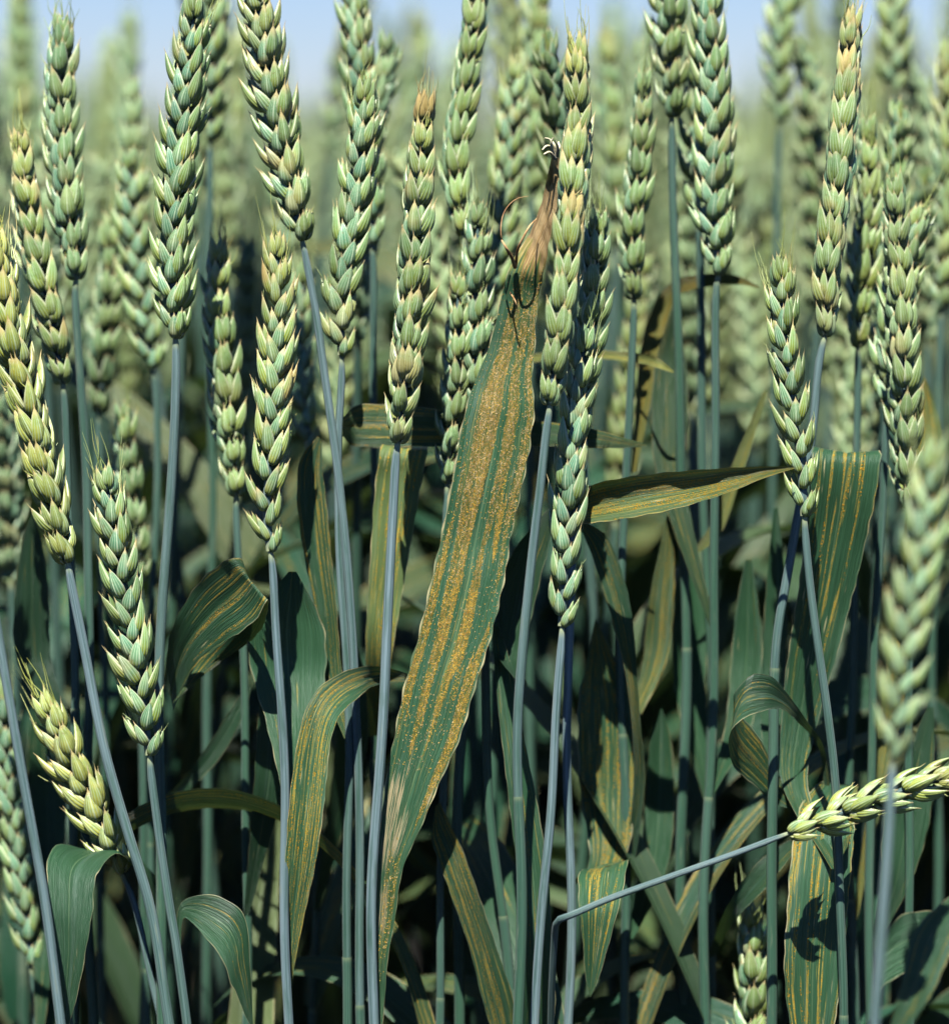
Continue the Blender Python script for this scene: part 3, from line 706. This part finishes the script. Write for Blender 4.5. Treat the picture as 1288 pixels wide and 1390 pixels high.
# raised rust pustules, thousands of grains too small to pick apart
rng = np.random.default_rng(3)
def grains(name, fresh, parent, count, HV, rows, u, Hn, off):
    m = hero_mask(rows, u, 0); fr = hero_mask(rows, u, 1)
    V = []; F = []; n = 0
    W = np.linalg.norm(HV[:, -1]-HV[:, 0], axis=1)
    tries = 0
    k = 6; ang = np.linspace(0, 2*math.pi, k, endpoint=False)
    prob_row = W/W.max()
    while len(V) < count and tries < count*40:
        tries += 1
        j = rng.integers(2, len(rows)-2); uu = rng.random()
        if rng.random() > prob_row[j]: continue
        i = uu*(len(u)-1); i0 = int(i); fx = i-i0; i1 = min(i0+1, len(u)-1)
        mm = m[j, i0]*(1-fx)+m[j, i1]*fx; ff = fr[j, i0]
        want = mm*(ff/max(mm, .01) if fresh else 1-ff/max(mm, .01)) if mm > .2 else (0.03 if fresh else 0.02)*(380 < rows[j] < 1050)
        if rng.random() > want: continue
        p = HV[j, i0]*(1-fx)+HV[j, i1]*fx
        t = nrm(HV[j+1, i0]-HV[j-1, i0]); s = nrm(HV[j, i1]-HV[j, i0]) if i1 != i0 else nrm(HV[j, -1]-HV[j, 0])
        nn = Hn[j]
        a = rng.uniform(.00010, .00023); b = a*rng.uniform(.6, .9); h = rng.uniform(.00006, .00013)
        p = p + t*rng.uniform(-.0005, .0005)
        ring = p + np.outer(np.cos(ang)*a, t) + np.outer(np.sin(ang)*b, s) - nn*.00004
        ring2 = p + np.outer(np.cos(ang)*a*.55, t) + np.outer(np.sin(ang)*b*.55, s) + nn*h
        V.append(np.concatenate([ring, ring2])-off)
        F += [(n+q, n+(q+1) % k, n+k+(q+1) % k, n+k+q) for q in range(k)] + [tuple(n+k+q for q in range(k))]
        n += 2*k
    o = mesh_obj(name, np.concatenate(V), F, M_RUST if fresh else M_RUSTP, parent)
    o['kind'] = 'stuff'
    return o
_rows = row_of(HV); _off = PLANTS['rust'][1]
grains('rust_pustules', True, hero_o, 7000, HV, _rows, Hu, Hn, _off)
grains('aged_rust_pustules', False, hero_o, 5200, HV, _rows, Hu, Hn, _off)
for o in list(hero_o.children): o.matrix_parent_inverse = Matrix.Identity(4)

def sub(o, parent):      # hang a piece built in the plant's frame under one of its parts
    o.parent = parent; o.matrix_parent_inverse = Matrix.Identity(4)
# dried, twisted tip and its torn fibres
def fibre(pts, r, mat, parent=hero_o, off=_off):
    p = catmull([P(*q) for q in pts], 16)
    v, f, u = tube(p-off, np.linspace(r, r*.35, 16), 6)
    sub(mesh_obj('torn_fibre', v, f, mat, None, u), parent)
for q in [[(752, 212, .002), (748, 200, .0), (741, 198, -.003), (736, 203, -.004)], [(754, 212, .002), (752, 196, 0), (746, 189, 0), (739, 187, -.002)], [(756, 212, .002), (757, 198, -.002), (753, 190, -.004)],
          [(753, 214, .001), (745, 206, -.004), (738, 209, -.006)], [(755, 210, .002), (759, 200, 0), (758, 192, .002)], [(752, 211, .0), (748, 194, -.003), (751, 186, -.004)]]:
    fibre(q, .00055, M_PALE)
fibre([(699, 362, .008), (694, 348, .002), (686, 334, -.002), (681, 326, 0)], .0007, M_FIBRE)
fibre([(700, 360, .008), (704, 335, .0), (718, 308, -.002), (728, 297, .004)], .0005, M_FIBRE)
fibre([(690, 345, .006), (680, 318, .0), (684, 288, .002), (700, 270, .004), (717, 266, .006)], .00022, M_FIBRE)
fibre([(693, 398, .008), (700, 410, .003), (703, 424, .006)], .00028, M_FIBRE)

leaf('rust', [(553, 915, 553, 926, .034), (520, 905, 512, 930, .024), (482, 907, 487, 946, .012), (450, 921, 466, 965, .004), (427, 941, 455, 985, .0), (411, 975, 448, 1012, -.002), (400, 1030, 444, 1052, -.003), (392, 1100, 438, 1110, -.003),
              (387, 1170, 428, 1175, -.001), (384, 1240, 414, 1240, .002), (387, 1300, 402, 1300, .004), (392, 1345, 395, 1345, .006)], rust=.85, bright=1.35, cup=.08, label='arching leaf with orange rust lines, drooping left of the bare stem')
leaf('left_lean', [(212, 1420, 218, 1420, .02, .05), (207, 1300, 215, 1300, .018, .05), (204, 1215, 207, 1200, .016, .05), (187, 1180, 186, 1166, .010, .048), (160, 1167, 150, 1151, .004, .042), (137, 1178, 106, 1147, -.002, .028), (127, 1205, 68, 1160, -.006, .008),
                   (124, 1250, 64, 1215, -.008, -.002), (116, 1300, 71, 1275, -.008, -.004), (100, 1370, 78, 1350, -.006, -.004)], rust=.18, cup=-.03, label='leaf folded over in a hook at the lower left')
leaf('tall_left', [(222, 930, 236, 965, .034), (232, 862, 260, 910, .020), (260, 802, 305, 872, .008), (294, 769, 345, 843, -.001), (317, 757, 364, 813, -.005), (330, 775, 362, 836, .006), (305, 850, 345, 866, .020), (268, 900, 312, 890, .026), (246, 938, 264, 928, .026)],
     rust=.62, bright=1.3, cup=.06, label='leaf bent over double, yellow lines on its lit back')
leaf('yellow_tip', [(386, 1090, 396, 1090, .004), (362, 985, 430, 980, .016), (340, 905, 442, 915, .022), (338, 850, 440, 855, .022), (368, 805, 420, 808, .022), (392, 776, 402, 776, .022)], rust=.4, bright=1.0)
leaf('tall_mid', [(470, 1010, 478, 1010, .018), (440, 930, 466, 930, .028), (428, 830, 457, 830, .028), (410, 740, 450, 755, .028), (403, 660, 443, 680, .028), (410, 618, 438, 640, .028), (432, 592, 437, 600, .028)], rust=.78, cup=.1)
leaf('behind_slender', [(500, 1000, 520, 1000, .055), (496, 880, 532, 890, .035), (500, 800, 547, 800, .033), (505, 720, 561, 720, .032), (510, 650, 573, 650, .031), (516, 613, 580, 613, .030), (520, 604, 580, 605, .040), (522, 630, 574, 635, .050), (530, 670, 560, 672, .055)], rust=.72, yellow=.28, bright=1.5, cup=.05)
leaf('left_of_rust', [(462, 566, 462, 592, .022), (480, 550, 480, 606, .034), (530, 549, 530, 607, .036), (590, 555, 590, 606, .034), (650, 562, 650, 606, .032), (730, 571, 730, 606, .030), (800, 581, 800, 608, .028), (850, 595, 850, 608, .026), (878, 603, 878, 606, .026)], rust=.7, yellow=.1, bright=1.1, cup=-.12, vee=.1)
leaf('blue_twin', [(772, 682, 772, 712, .024), (796, 662, 796, 711, .014), (850, 648, 850, 704, .006), (920, 640, 920, 690, .0), (990, 635, 990, 668, -.004), (1040, 633, 1040, 648, -.006), (1078, 633, 1078, 636, -.007)], rust=1.0, yellow=.22, bright=1.2, cup=.22, vee=.1,
     label='pointed leaf with straw-coloured edges stretching sideways to the right')
leaf('right_front', [(1128, 1180, 1142, 1180, .008), (1060, 1060, 1096, 1065, .026), (1060, 985, 1110, 980, .03), (1068, 900, 1135, 892, .028), (1083, 800, 1160, 800, .024), (1093, 720, 1178, 722, .020), (1100, 650, 1192, 652, .016), (1102, 617, 1196, 617, .016), (1105, 609, 1193, 610, .024), (1108, 622, 1188, 626, .038), (1112, 700, 1180, 700, .05)],
     rust=.55, bright=1.05, cup=.04, label='wide leaf arching over at the right with yellow lines')
leaf('right_tall', [(1130, 1150, 1122, 1150, .045), (1121, 1025, 1113, 1022, .035), (1094, 977, 1086, 984, .018), (1067, 940, 1060, 963, .008), (1046, 918, 1032, 966, .0), (1019, 917, 1002, 980, -.003), (998, 942, 988, 1003, -.001), (1005, 968, 993, 1036, .010), (1030, 1004, 1024, 1066, .020), (1057, 1054, 1058, 1094, .026), (1079, 1096, 1083, 1101, .026)],
     rust=.6, bright=1.35, cup=.05, label='leaf curled round into an open loop, lit on top')
leaf('right_front', [(1142, 1170, 1150, 1150, .006), (1122, 1060, 1165, 1068, .045), (1100, 1076, 1162, 1084, .030), (1083, 1105, 1160, 1118, .018), (1073, 1168, 1158, 1148, .012), (1068, 1240, 1151, 1228, .010), (1064, 1310, 1144, 1312, .010), (1074, 1400, 1130, 1400, .012), (1095, 1470, 1105, 1470, .015)], rust=.62, bright=1.15, cup=.05,
     label='flat hanging leaf crossed by the shadow of the lying ear')
leaf('near_right_leaf', [(1333, 1290, 1333, 1310, -.005), (1312, 1250, 1315, 1300, -.02), (1260, 1237, 1268, 1302, -.035), (1222, 1244, 1232, 1320, -.04), (1196, 1275, 1200, 1340, -.045), (1186, 1340, 1192, 1375, -.045)], rust=.1, bright=1.6, cup=.08)
leaf('under_rust', [(696, 1460, 716, 1460, .03), (708, 1380, 752, 1380, .02), (710, 1290, 749, 1290, .014), (704, 1200, 745, 1200, .014), (692, 1100, 731, 1100, .015), (685, 1040, 719, 1040, .016), (676, 960, 704, 960, .018), (670, 890, 690, 890, .02), (668, 845, 676, 845, .02)], rust=.5, bright=1.15, cup=.12, vee=.08)
leaf('under_rust', [(690, 1460, 705, 1460, .03), (658, 1370, 700, 1370, .026), (638, 1290, 675, 1290, .024), (610, 1210, 648, 1210, .022), (592, 1160, 622, 1140, .022), (586, 1136, 604, 1104, .022), (591, 1094, 597, 1089, .022)], rust=.82, bright=1.0, cup=.06)
leaf('blue_twin', [(772, 1215, 785, 1190, .022), (790, 1182, 852, 1168, .034), (785, 1190, 851, 1177, .014), (786, 1230, 841, 1226, .006), (790, 1270, 829, 1272, .006), (795, 1330, 812, 1330, .008)], rust=.6, bright=1.35, cup=.05)
leaf('blue_twin', [(790, 1215, 806, 1215, .035), (800, 1160, 850, 1160, .045), (788, 1080, 862, 1080, .05), (784, 1000, 866, 1000, .05), (786, 940, 858, 935, .05), (800, 885, 828, 880, .05)], rust=.85, bright=.95)
leaf('right_soft', [(848, 1180, 860, 1180, .052), (860, 1060, 876, 1060, .045), (858, 990, 870, 990, .04), (848, 910, 864, 905, .036), (830, 840, 857, 830, .034), (812, 780, 842, 770, .034), (797, 738, 820, 724, .034), (790, 722, 797, 710, .034)], rust=.7, bright=1.1, cup=.15)
leaf('right_soft', [(846, 990, 860, 990, .052), (872, 900, 905, 895, .06), (880, 820, 915, 810, .06), (892, 760, 915, 755, .06), (905, 700, 910, 700, .06)], rust=.75, yellow=.15, bright=1.1)
leaf('left_low', [(238, 1290, 245, 1300, .004), (246, 1226, 250, 1246, .004), (266, 1216, 263, 1256, .004), (295, 1217, 286, 1280, .002), (320, 1230, 302, 1302, .0), (336, 1256, 312, 1332, .0), (338, 1300, 322, 1352, .002)], rust=.4, bright=1.2, cup=.08)
leaf('right_soft', [(856, 640, 864, 640, .054), (864, 540, 884, 540, .068), (868, 480, 895, 480, .075), (884, 422, 908, 428, .08), (910, 384, 920, 402, .08), (950, 372, 950, 391, .076), (1000, 374, 1000, 386, .072), (1030, 388, 1030, 391, .072)], rust=1.0, yellow=.7, bright=.5, label='browned arching leaf in soft focus')
leaf('pair_front', [(706, 930, 716, 930, -.008), (674, 880, 706, 890, .022), (676, 815, 722, 835, .026), (690, 760, 736, 775, .026), (713, 726, 746, 738, .026)], rust=.2, bright=.7, cup=.15)
leaf('dry_base', [(962, 1110, 972, 1110, .075), (915, 930, 958, 930, .08), (914, 850, 962, 850, .08), (918, 790, 952, 785, .08), (940, 742, 948, 742, .08)], rust=.1, bright=1.1)
leaf('top_mid', [(635, 520, 642, 520, .048), (700, 486, 700, 496, .06), (780, 475, 780, 486, .065), (850, 478, 850, 490, .06), (895, 487, 895, 500, .044), (914, 503, 914, 506, .044)], rust=.6, yellow=.6, bright=1.3)
leaf('behind_left_lean', [(94, 1000, 104, 1000, .036), (24, 900, 70, 900, .05), (20, 810, 66, 805, .05), (28, 745, 58, 740, .05)], rust=.3, bright=.6)
leaf('soft_left', [(196, 1110, 204, 1110, .1), (255, 1050, 262, 1068, .06), (290, 1000, 305, 1020, .05), (325, 945, 335, 958, .045)], rust=.3, bright=1.1)
leaf('behind_yellow_tip', [(330, 1250, 336, 1250, .045), (345, 1060, 385, 1060, .03), (350, 980, 388, 980, .03), (360, 900, 380, 900, .03)], rust=.2, bright=.8)
leaf('right_edge_mid', [(1180, 1290, 1188, 1290, .045), (1195, 1200, 1240, 1190, .04), (1200, 1120, 1262, 1110, .04), (1225, 1040, 1268, 1030, .04), (1258, 960, 1268, 960, .04)], rust=.3, bright=1.0)
leaf('dark_edge', [(48, 1400, 60, 1400, .06), (40, 1180, 85, 1180, .08), (35, 1080, 90, 1080, .085), (40, 990, 72, 990, .085), (52, 930, 58, 930, .085)], rust=.4, bright=1.0)
leaf('mid_soft', [(425, 1240, 432, 1240, .09), (455, 1000, 500, 1000, .06), (452, 930, 500, 930, .06), (462, 870, 480, 865, .06)], rust=.4, bright=1.0)
leaf('near_blur', [(1203, 1420, 1213, 1420, -.12), (1225, 1330, 1270, 1340, -.07), (1245, 1260, 1300, 1270, -.06), (1290, 1215, 1330, 1210, -.05)], rust=.5, bright=1.0)
leaf('right_behind', [(1157, 1250, 1163, 1250, .06), (1230, 700, 1275, 700, .06), (1238, 600, 1280, 600, .06), (1245, 545, 1268, 545, .06)], rust=.9, yellow=.3, bright=1.1)

leaf('right_top', [(926, 760, 934, 760, .062), (960, 720, 975, 728, .06), (990, 640, 1006, 648, .06), (1015, 580, 1026, 585, .06), (1036, 530, 1042, 532, .06)], rust=.6, yellow=.45, bright=1.0)
leaf('dry_base', [(960, 1300, 968, 1300, .07), (990, 1225, 1006, 1240, .035), (1020, 1180, 1040, 1205, .03), (1055, 1150, 1068, 1170, .03), (1085, 1135, 1090, 1142, .03)], rust=.3, bright=1.15)
leaf('right_tall', [(966, 860, 972, 860, .046), (890, 640, 930, 645, .06), (884, 560, 934, 560, .065), (890, 490, 930, 485, .07), (905, 440, 922, 436, .07)], rust=.5, yellow=.1, bright=.7)
leaf('right_tall', [(962, 1080, 968, 1080, .045), (985, 980, 1020, 985, .055), (992, 900, 1034, 905, .06), (1000, 820, 1030, 825, .06), (1012, 760, 1020, 760, .06)], rust=.3, bright=1.0)
leaf('right_big', [(1045, 1120, 1052, 1120, .02), (1032, 960, 1062, 960, .05), (1036, 860, 1068, 860, .055), (1042, 770, 1064, 770, .055), (1050, 690, 1056, 690, .055)], rust=.2, bright=1.0)
leaf('right_soft', [(846, 1290, 852, 1290, .05), (868, 1180, 905, 1180, .06), (876, 1080, 915, 1080, .065), (884, 1000, 910, 1000, .065)], rust=.3, bright=.9)
leaf('low_soft', [(192, 1000, 198, 1000, .08), (150, 900, 190, 905, .07), (140, 820, 185, 820, .07), (150, 740, 175, 740, .07)], rust=.4, bright=.9)

# ------------------------------------------------------------------ the crop behind
def joined_ear(seed, lo, L=0.088, bend=0.006):
    rnd = random.Random(seed); bend = rnd.uniform(.0, .022)
    path = np.array([[bend*t*t*rnd.uniform(.6, 1), 0, L*t] for t in np.linspace(0, 1, 8)])
    A = Acc()
    v, f, u = tube(catmull(path, 8), np.linspace(1.2, .5, 8)*MM, 5); A.add(v, f, u, 0)
    n = 21
    pts = catmull(path, n*4); tan = nrm(np.gradient(pts, axis=0))
    for i in range(n):
        fz = i/(n-1); j = int(fz*.925*(len(pts)-1)); z = tan[j]
        ph = R(rnd.uniform(-8, 8)); sg = 1 if i % 2 else -1
        x = nrm(np.array([math.cos(ph), math.sin(ph), 0])*sg - z*0); x = nrm(x - np.dot(x, z)*z)
        ti = R(np.interp(fz, [0, .5, 1], [13, 10, 4])+rnd.uniform(-5, 5)); sc = np.interp(fz, [0, .1, .3, .7, 1], [.74, .94, 1.06, 1.03, .74])
        y = np.cross(z, x); z2 = math.cos(ti)*z+math.sin(ti)*x; x2 = math.cos(ti)*x-math.sin(ti)*z
        S = spikelet_data(seed*50+i % 7, False, lo)
        Mx = np.stack([x2*.73, y*.82, z2*1.04], 1)*sc
        k0 = 0
        vv = np.concatenate(S.v) @ Mx.T + pts[j]
        A.v.append(vv); A.u.append(np.concatenate(S.u)); A.f += [tuple(q+A.n for q in fc) for fc in S.f]; A.m += [q for q in S.m]; A.n += len(vv)
    return A

def blade(rnd, h0, length, width, az, rise=0.5, nu=5, nv=26):
    """a free leaf on a stem at height h0: rises, arches and droops; returns verts, faces, uvs"""
    t = np.linspace(0, 1, nv)
    el = R(rnd.uniform(62, 82)) - t**rnd.uniform(1.2, 2.2)*R(rnd.uniform(60, 175))
    ds = length/(nv-1)
    r = np.concatenate([[0], np.cumsum(np.cos(el[:-1])*ds)]); z = h0+np.concatenate([[0], np.cumsum(np.sin(el[:-1])*ds)])
    a = az + t*rnd.uniform(-.5, .5)
    mid = np.stack([np.cos(a)*r, np.sin(a)*r, z], 1)
    side = np.stack([-np.sin(a), np.cos(a), np.zeros(nv)], 1)
    tw = t*rnd.uniform(-1.2, 1.2)
    tan = nrm(np.gradient(mid, axis=0)); nor = np.cross(tan, side)
    sd = np.cos(tw)[:, None]*side + np.sin(tw)[:, None]*nor; nn = np.cross(tan, sd)
    w = width*np.interp(t, [0, .08, .35, .7, .9, 1], [.35, .7, 1, .8, .4, .03])
    u = np.linspace(0, 1, nu)
    V = mid[:, None]+sd[:, None]*((u-.5)[None, :, None]*w[:, None, None]) + nn[:, None]*(np.abs(u-.5)[None, :, None]*.25*w[:, None, None])
    U = np.stack([np.broadcast_to(u, (nv, nu)), np.broadcast_to((t*length)[:, None], (nv, nu))], -1)
    return V.reshape(-1, 3), grid_faces(nu, nv), U.reshape(-1, 2)

def proto(seed, lo):
    """stem, ear and leaves of one background plant in its own frame, 0.80 m tall: list of (name, Acc, materials, colour)"""
    rnd = random.Random(seed)
    lean = rnd.uniform(-.03, .03); lean2 = rnd.uniform(-.02, .02)
    hh = 0.80-0.088
    path = catmull([(0, 0, 0), (lean*.2, lean2*.2, hh*.4), (lean*.6, lean2*.5, hh*.8), (lean, lean2, hh)], 14 if lo else 26)[::-1]
    S = Acc(); L = np.linspace(0, .72, len(path))
    v, f, u = tube(path, 1.6*MM*np.interp(L, [0, .01, .3, .8], [.7, .9, 1.1, 1.3]), 6 if lo else 9); S.add(v, f, u)
    E = joined_ear(seed+5, lo)
    ax = nrm(np.array([lean*1.5, lean2*1.5, .4])); 
    q = Vector((0, 0, 1)).rotation_difference(Vector(ax)).to_matrix()
    E.v = [x @ np.array(q).T + path[0] for x in E.v]
    out = [('stem', S, [M_STEM]), ('ear', E, [M_GLUME, M_LEMMA])]
    az = rnd.uniform(0, 6.28)
    for h, ln, wd in ((rnd.uniform(.52, .60), rnd.uniform(.16, .24), .021), (rnd.uniform(.40, .48), rnd.uniform(.20, .28), .020), (rnd.uniform(.46, .56), .22, .018), (rnd.uniform(.25, .34), .26, .016)):
        A = Acc(); az += math.pi + rnd.uniform(-.6, .6)
        v, f, u = blade(rnd, h, ln, wd, az, nu=3 if lo else 5, nv=12 if lo else 26)
        c = np.array([np.interp(h, [0, hh], [0, lean]), np.interp(h, [0, hh], [0, lean2]), 0])
        A.add(v+c, f, u); out.append(('leaf', A, [M_LEAF]))
    return out

# stem leaves of the soft-focus plants of the front rows: they rise, arch and fill the shade between the stems
lrnd = random.Random(41)
for key in ('behind_yellow_tip', 'upper_left', 'behind_left_lean', 'soft_left', 'behind_slender', 'top_mid', 'small_mid', 'dark_mid', 'right_soft', 'right_tall', 'right_top', 'right_behind', 'right_pale', 'right_edge_mid',
            'low_soft', 'mid_soft', 'blue_twin', 'under_rust', 'dry_base', 'left_gap', 'sky_mid', 'sky_right', 'sky_far_right', 'edge_far_right', 'gap_right', 'sky_left_pair'):
    root, off = PLANTS[key]
    st = [c for c in root.children if c.name.startswith('stem')][0]
    zs = np.array([v.co[:] for v in st.data.vertices])
    for h in ((lrnd.uniform(.44, .56),) if lrnd.random() < .6 else ()):
        c = zs[np.abs(zs[:, 2]-h) < .03].mean(axis=0)
        az = lrnd.choice([lrnd.uniform(.35, .9), lrnd.uniform(math.pi-.9, math.pi-.35), lrnd.uniform(.6, 2.5)])
        v, f, u = blade(lrnd, 0, lrnd.uniform(.14, .20), lrnd.uniform(.015, .021), az, nu=7, nv=30)
        o = mesh_obj('leaf', v+np.array([c[0], c[1], h]), f, M_LEAF, root, u)
        o.color = (lrnd.uniform(.15, .8), max(0, lrnd.gauss(.03, .1)), lrnd.uniform(.75, 1.05), 1)

BG_GROUP = 'blurred wheat plants crowding behind the front rows'
ANCHORS = [(45, 'the pale leaning ear at left'), (120, 'the top left awned ear'), (245, 'the tall dark green ear'), (372, 'the straw-tipped ear'), (480, 'the slender two-rowed ear'),
           (560, 'the ear above the bare stem'), (665, 'the rusty leaf'), (775, 'the tan-tinged tall ear'), (865, 'the narrow ear'), (970, 'the tall straight-stemmed ear'), (1060, 'the ear against blue sky'), (1145, 'the thick tall ear at right'), (1225, 'the bristle-tipped ear at right')]
SEEN = {}
def bg_label(x, y):
    px = 644 + x/y*D/PX
    nm = min(ANCHORS, key=lambda a: abs(a[0]-px))[1]
    k = SEEN[nm] = SEEN.get(nm, 0)+1
    if k <= 5: return ('nearest', 'second', 'third', 'fourth', 'fifth')[k-1] + ' blurred wheat plant standing behind ' + nm
    return 'deeply blurred wheat plant far behind ' + nm
PRO = []
for i in range(9):
    parts = []
    for nm, A, mats in proto(900+i*17, False):
        o = A.obj(nm, mats); parts.append((nm, o.data)); bpy.data.objects.remove(o)
    PRO.append(parts)
brnd = random.Random(5)
spots = []
N_BG = 210
tries = 0
def halfw(y): return 0.1288/D*y + 0.05
def inframe(y): return 0.1288/D*y + 0.012
while len(spots) < N_BG and tries < 60000:
    tries += 1
    y = D + 0.135 + (brnd.random()**1.35)*1.25
    x = brnd.uniform(-1, 1)*inframe(y)
    if any((x-a)**2+(y-b)**2 < 0.024**2 for a, b in spots): continue
    spots.append((x, y))
spots.sort(key=lambda q: q[1])
for (x, y) in spots:
    pr = PRO[brnd.randrange(len(PRO))]
    root = empty('wheat_plant', (x, y, 0), bg_label(x, y), 'wheat plant', BG_GROUP)
    hgt = brnd.gauss(0.810, 0.040)
    if y < D+.25: hgt = min(hgt, 0.83) 
    s = hgt/0.80
    root.rotation_euler = (brnd.gauss(0, .05), brnd.gauss(0, .06), brnd.uniform(0, 6.283))
    root.scale = (1.0, 1.0, s)
    yl = min(.7, max(0, brnd.gauss(.24, .12)))
    rz = root.rotation_euler.z
    for nm, me in pr:
        if nm == 'leaf' and y < D+.30:      # no blade may reach forward into the front rows
            lv = np.empty(len(me.vertices)*3); me.vertices.foreach_get('co', lv); lv = lv.reshape(-1, 3)
            if (y + lv[:, 0]*math.sin(rz) + lv[:, 1]*math.cos(rz) + 0.02).min() < D+.11: continue
        c = bpy.data.objects.new(nm, me); COL.objects.link(c); c.parent = root
        if nm == 'stem': c.color = (brnd.uniform(.65, 1.0), 0, 1, 1)
        elif nm == 'ear': c.color = (yl, brnd.uniform(0, .25), brnd.uniform(.4, 1), 1)
        else: c.color = (brnd.uniform(.1, .8), max(0, brnd.gauss(.05, .12)), brnd.uniform(.7, 1.05), 1)

# neighbours just beyond both edges of the view, which shade the corners
for side, num in ((-1, 13), (1, 9)):
    done = []
    while len(done) < num:
        y = D + brnd.uniform(.0, .13); x = side*(halfw(y) + .0 + brnd.random()*.12)
        if any((x-a)**2+(y-b)**2 < 0.026**2 for a, b in done): continue
        done.append((x, y))
        root = empty('wheat_plant', (x, y, 0), 'wheat plant standing just outside the %s edge of the view' % ('left' if side < 0 else 'right'), 'wheat plant', 'wheat plants beyond the %s edge' % ('left' if side < 0 else 'right'))
        root.rotation_euler = (brnd.gauss(0, .02), -side*brnd.uniform(-.02, .0), brnd.uniform(0, 6.283)); root.scale = (1, 1, brnd.gauss(1, .02))
        rz = root.rotation_euler.z
        for nm, me in PRO[brnd.randrange(len(PRO))]:
            if nm == 'leaf':
                lv = np.empty(len(me.vertices)*3); me.vertices.foreach_get('co', lv); lv = lv.reshape(-1, 3)
                if (side*(x + lv[:, 0]*math.cos(rz) - lv[:, 1]*math.sin(rz))).min() < 0.1288/D*y + .004: continue
            c = bpy.data.objects.new(nm, me); COL.objects.link(c); c.parent = root
            c.color = (.8 if nm == 'stem' else .2, .1, 1, 1)

# the rest of the field reads as one mass
FAR = [proto(3000+i*13, True) for i in range(5)]
acc = {}
frnd = random.Random(77)
VS = []; FS = []; US = []; MS = []; n0 = 0
mats_far = [M_STEM, M_GLUME, M_LEMMA, M_LEAF]
packed = []
for pr in FAR:
    v = []; f = []; u = []; m = []; n = 0
    for nm, A, mats in pr:
        vv = np.concatenate(A.v); v.append(vv); u.append(np.concatenate(A.u)); 
        f += [tuple(q+n for q in fc) for fc in A.f]
        m += [mats_far.index(mats[k]) for k in A.m]; n += len(vv)
    packed.append((np.concatenate(v), f, np.concatenate(u), m))
far_spots = []
while len(far_spots) < 420:
    y = D + 1.3 + (frnd.random()**1.3)*3.6
    far_spots.append((frnd.uniform(-1, 1)*(halfw(y)+.05), y))
while len(far_spots) < 500:      # and the flanks beside the view
    y = D + .16 + frnd.random()*1.3
    far_spots.append((frnd.choice((-1, 1))*(inframe(y) + .10 + frnd.random()*.15), y))
while len(far_spots) < 620:
    y = D + 1.1 + frnd.random()*4.0
    far_spots.append((frnd.choice((-1, 1))*(inframe(y) + .06 + frnd.random()*.7), y))
for (x, y) in far_spots:
    v, f, u, m = packed[frnd.randrange(len(packed))]
    a = frnd.uniform(0, 6.283); s = frnd.gauss(.812, .035)/.80
    Rm = np.array([[math.cos(a), -math.sin(a), 0], [math.sin(a), math.cos(a), 0], [0, 0, 1]])
    vv = v @ Rm.T*np.array([1, 1, s]) + np.array([x, y, 0])
    VS.append(vv); US.append(u); MS += m; FS += [tuple(q+n0 for q in fc) for fc in f]; n0 += len(vv)
far = mesh_obj('distant_wheat', np.concatenate(VS), FS, mats_far, None, np.concatenate(US), MS)
far['kind'] = 'stuff'; far['label'] = 'far mass of blurred green wheat below the sky'; far['category'] = 'wheat field'
far.color = (.22, .1, .8, 1)
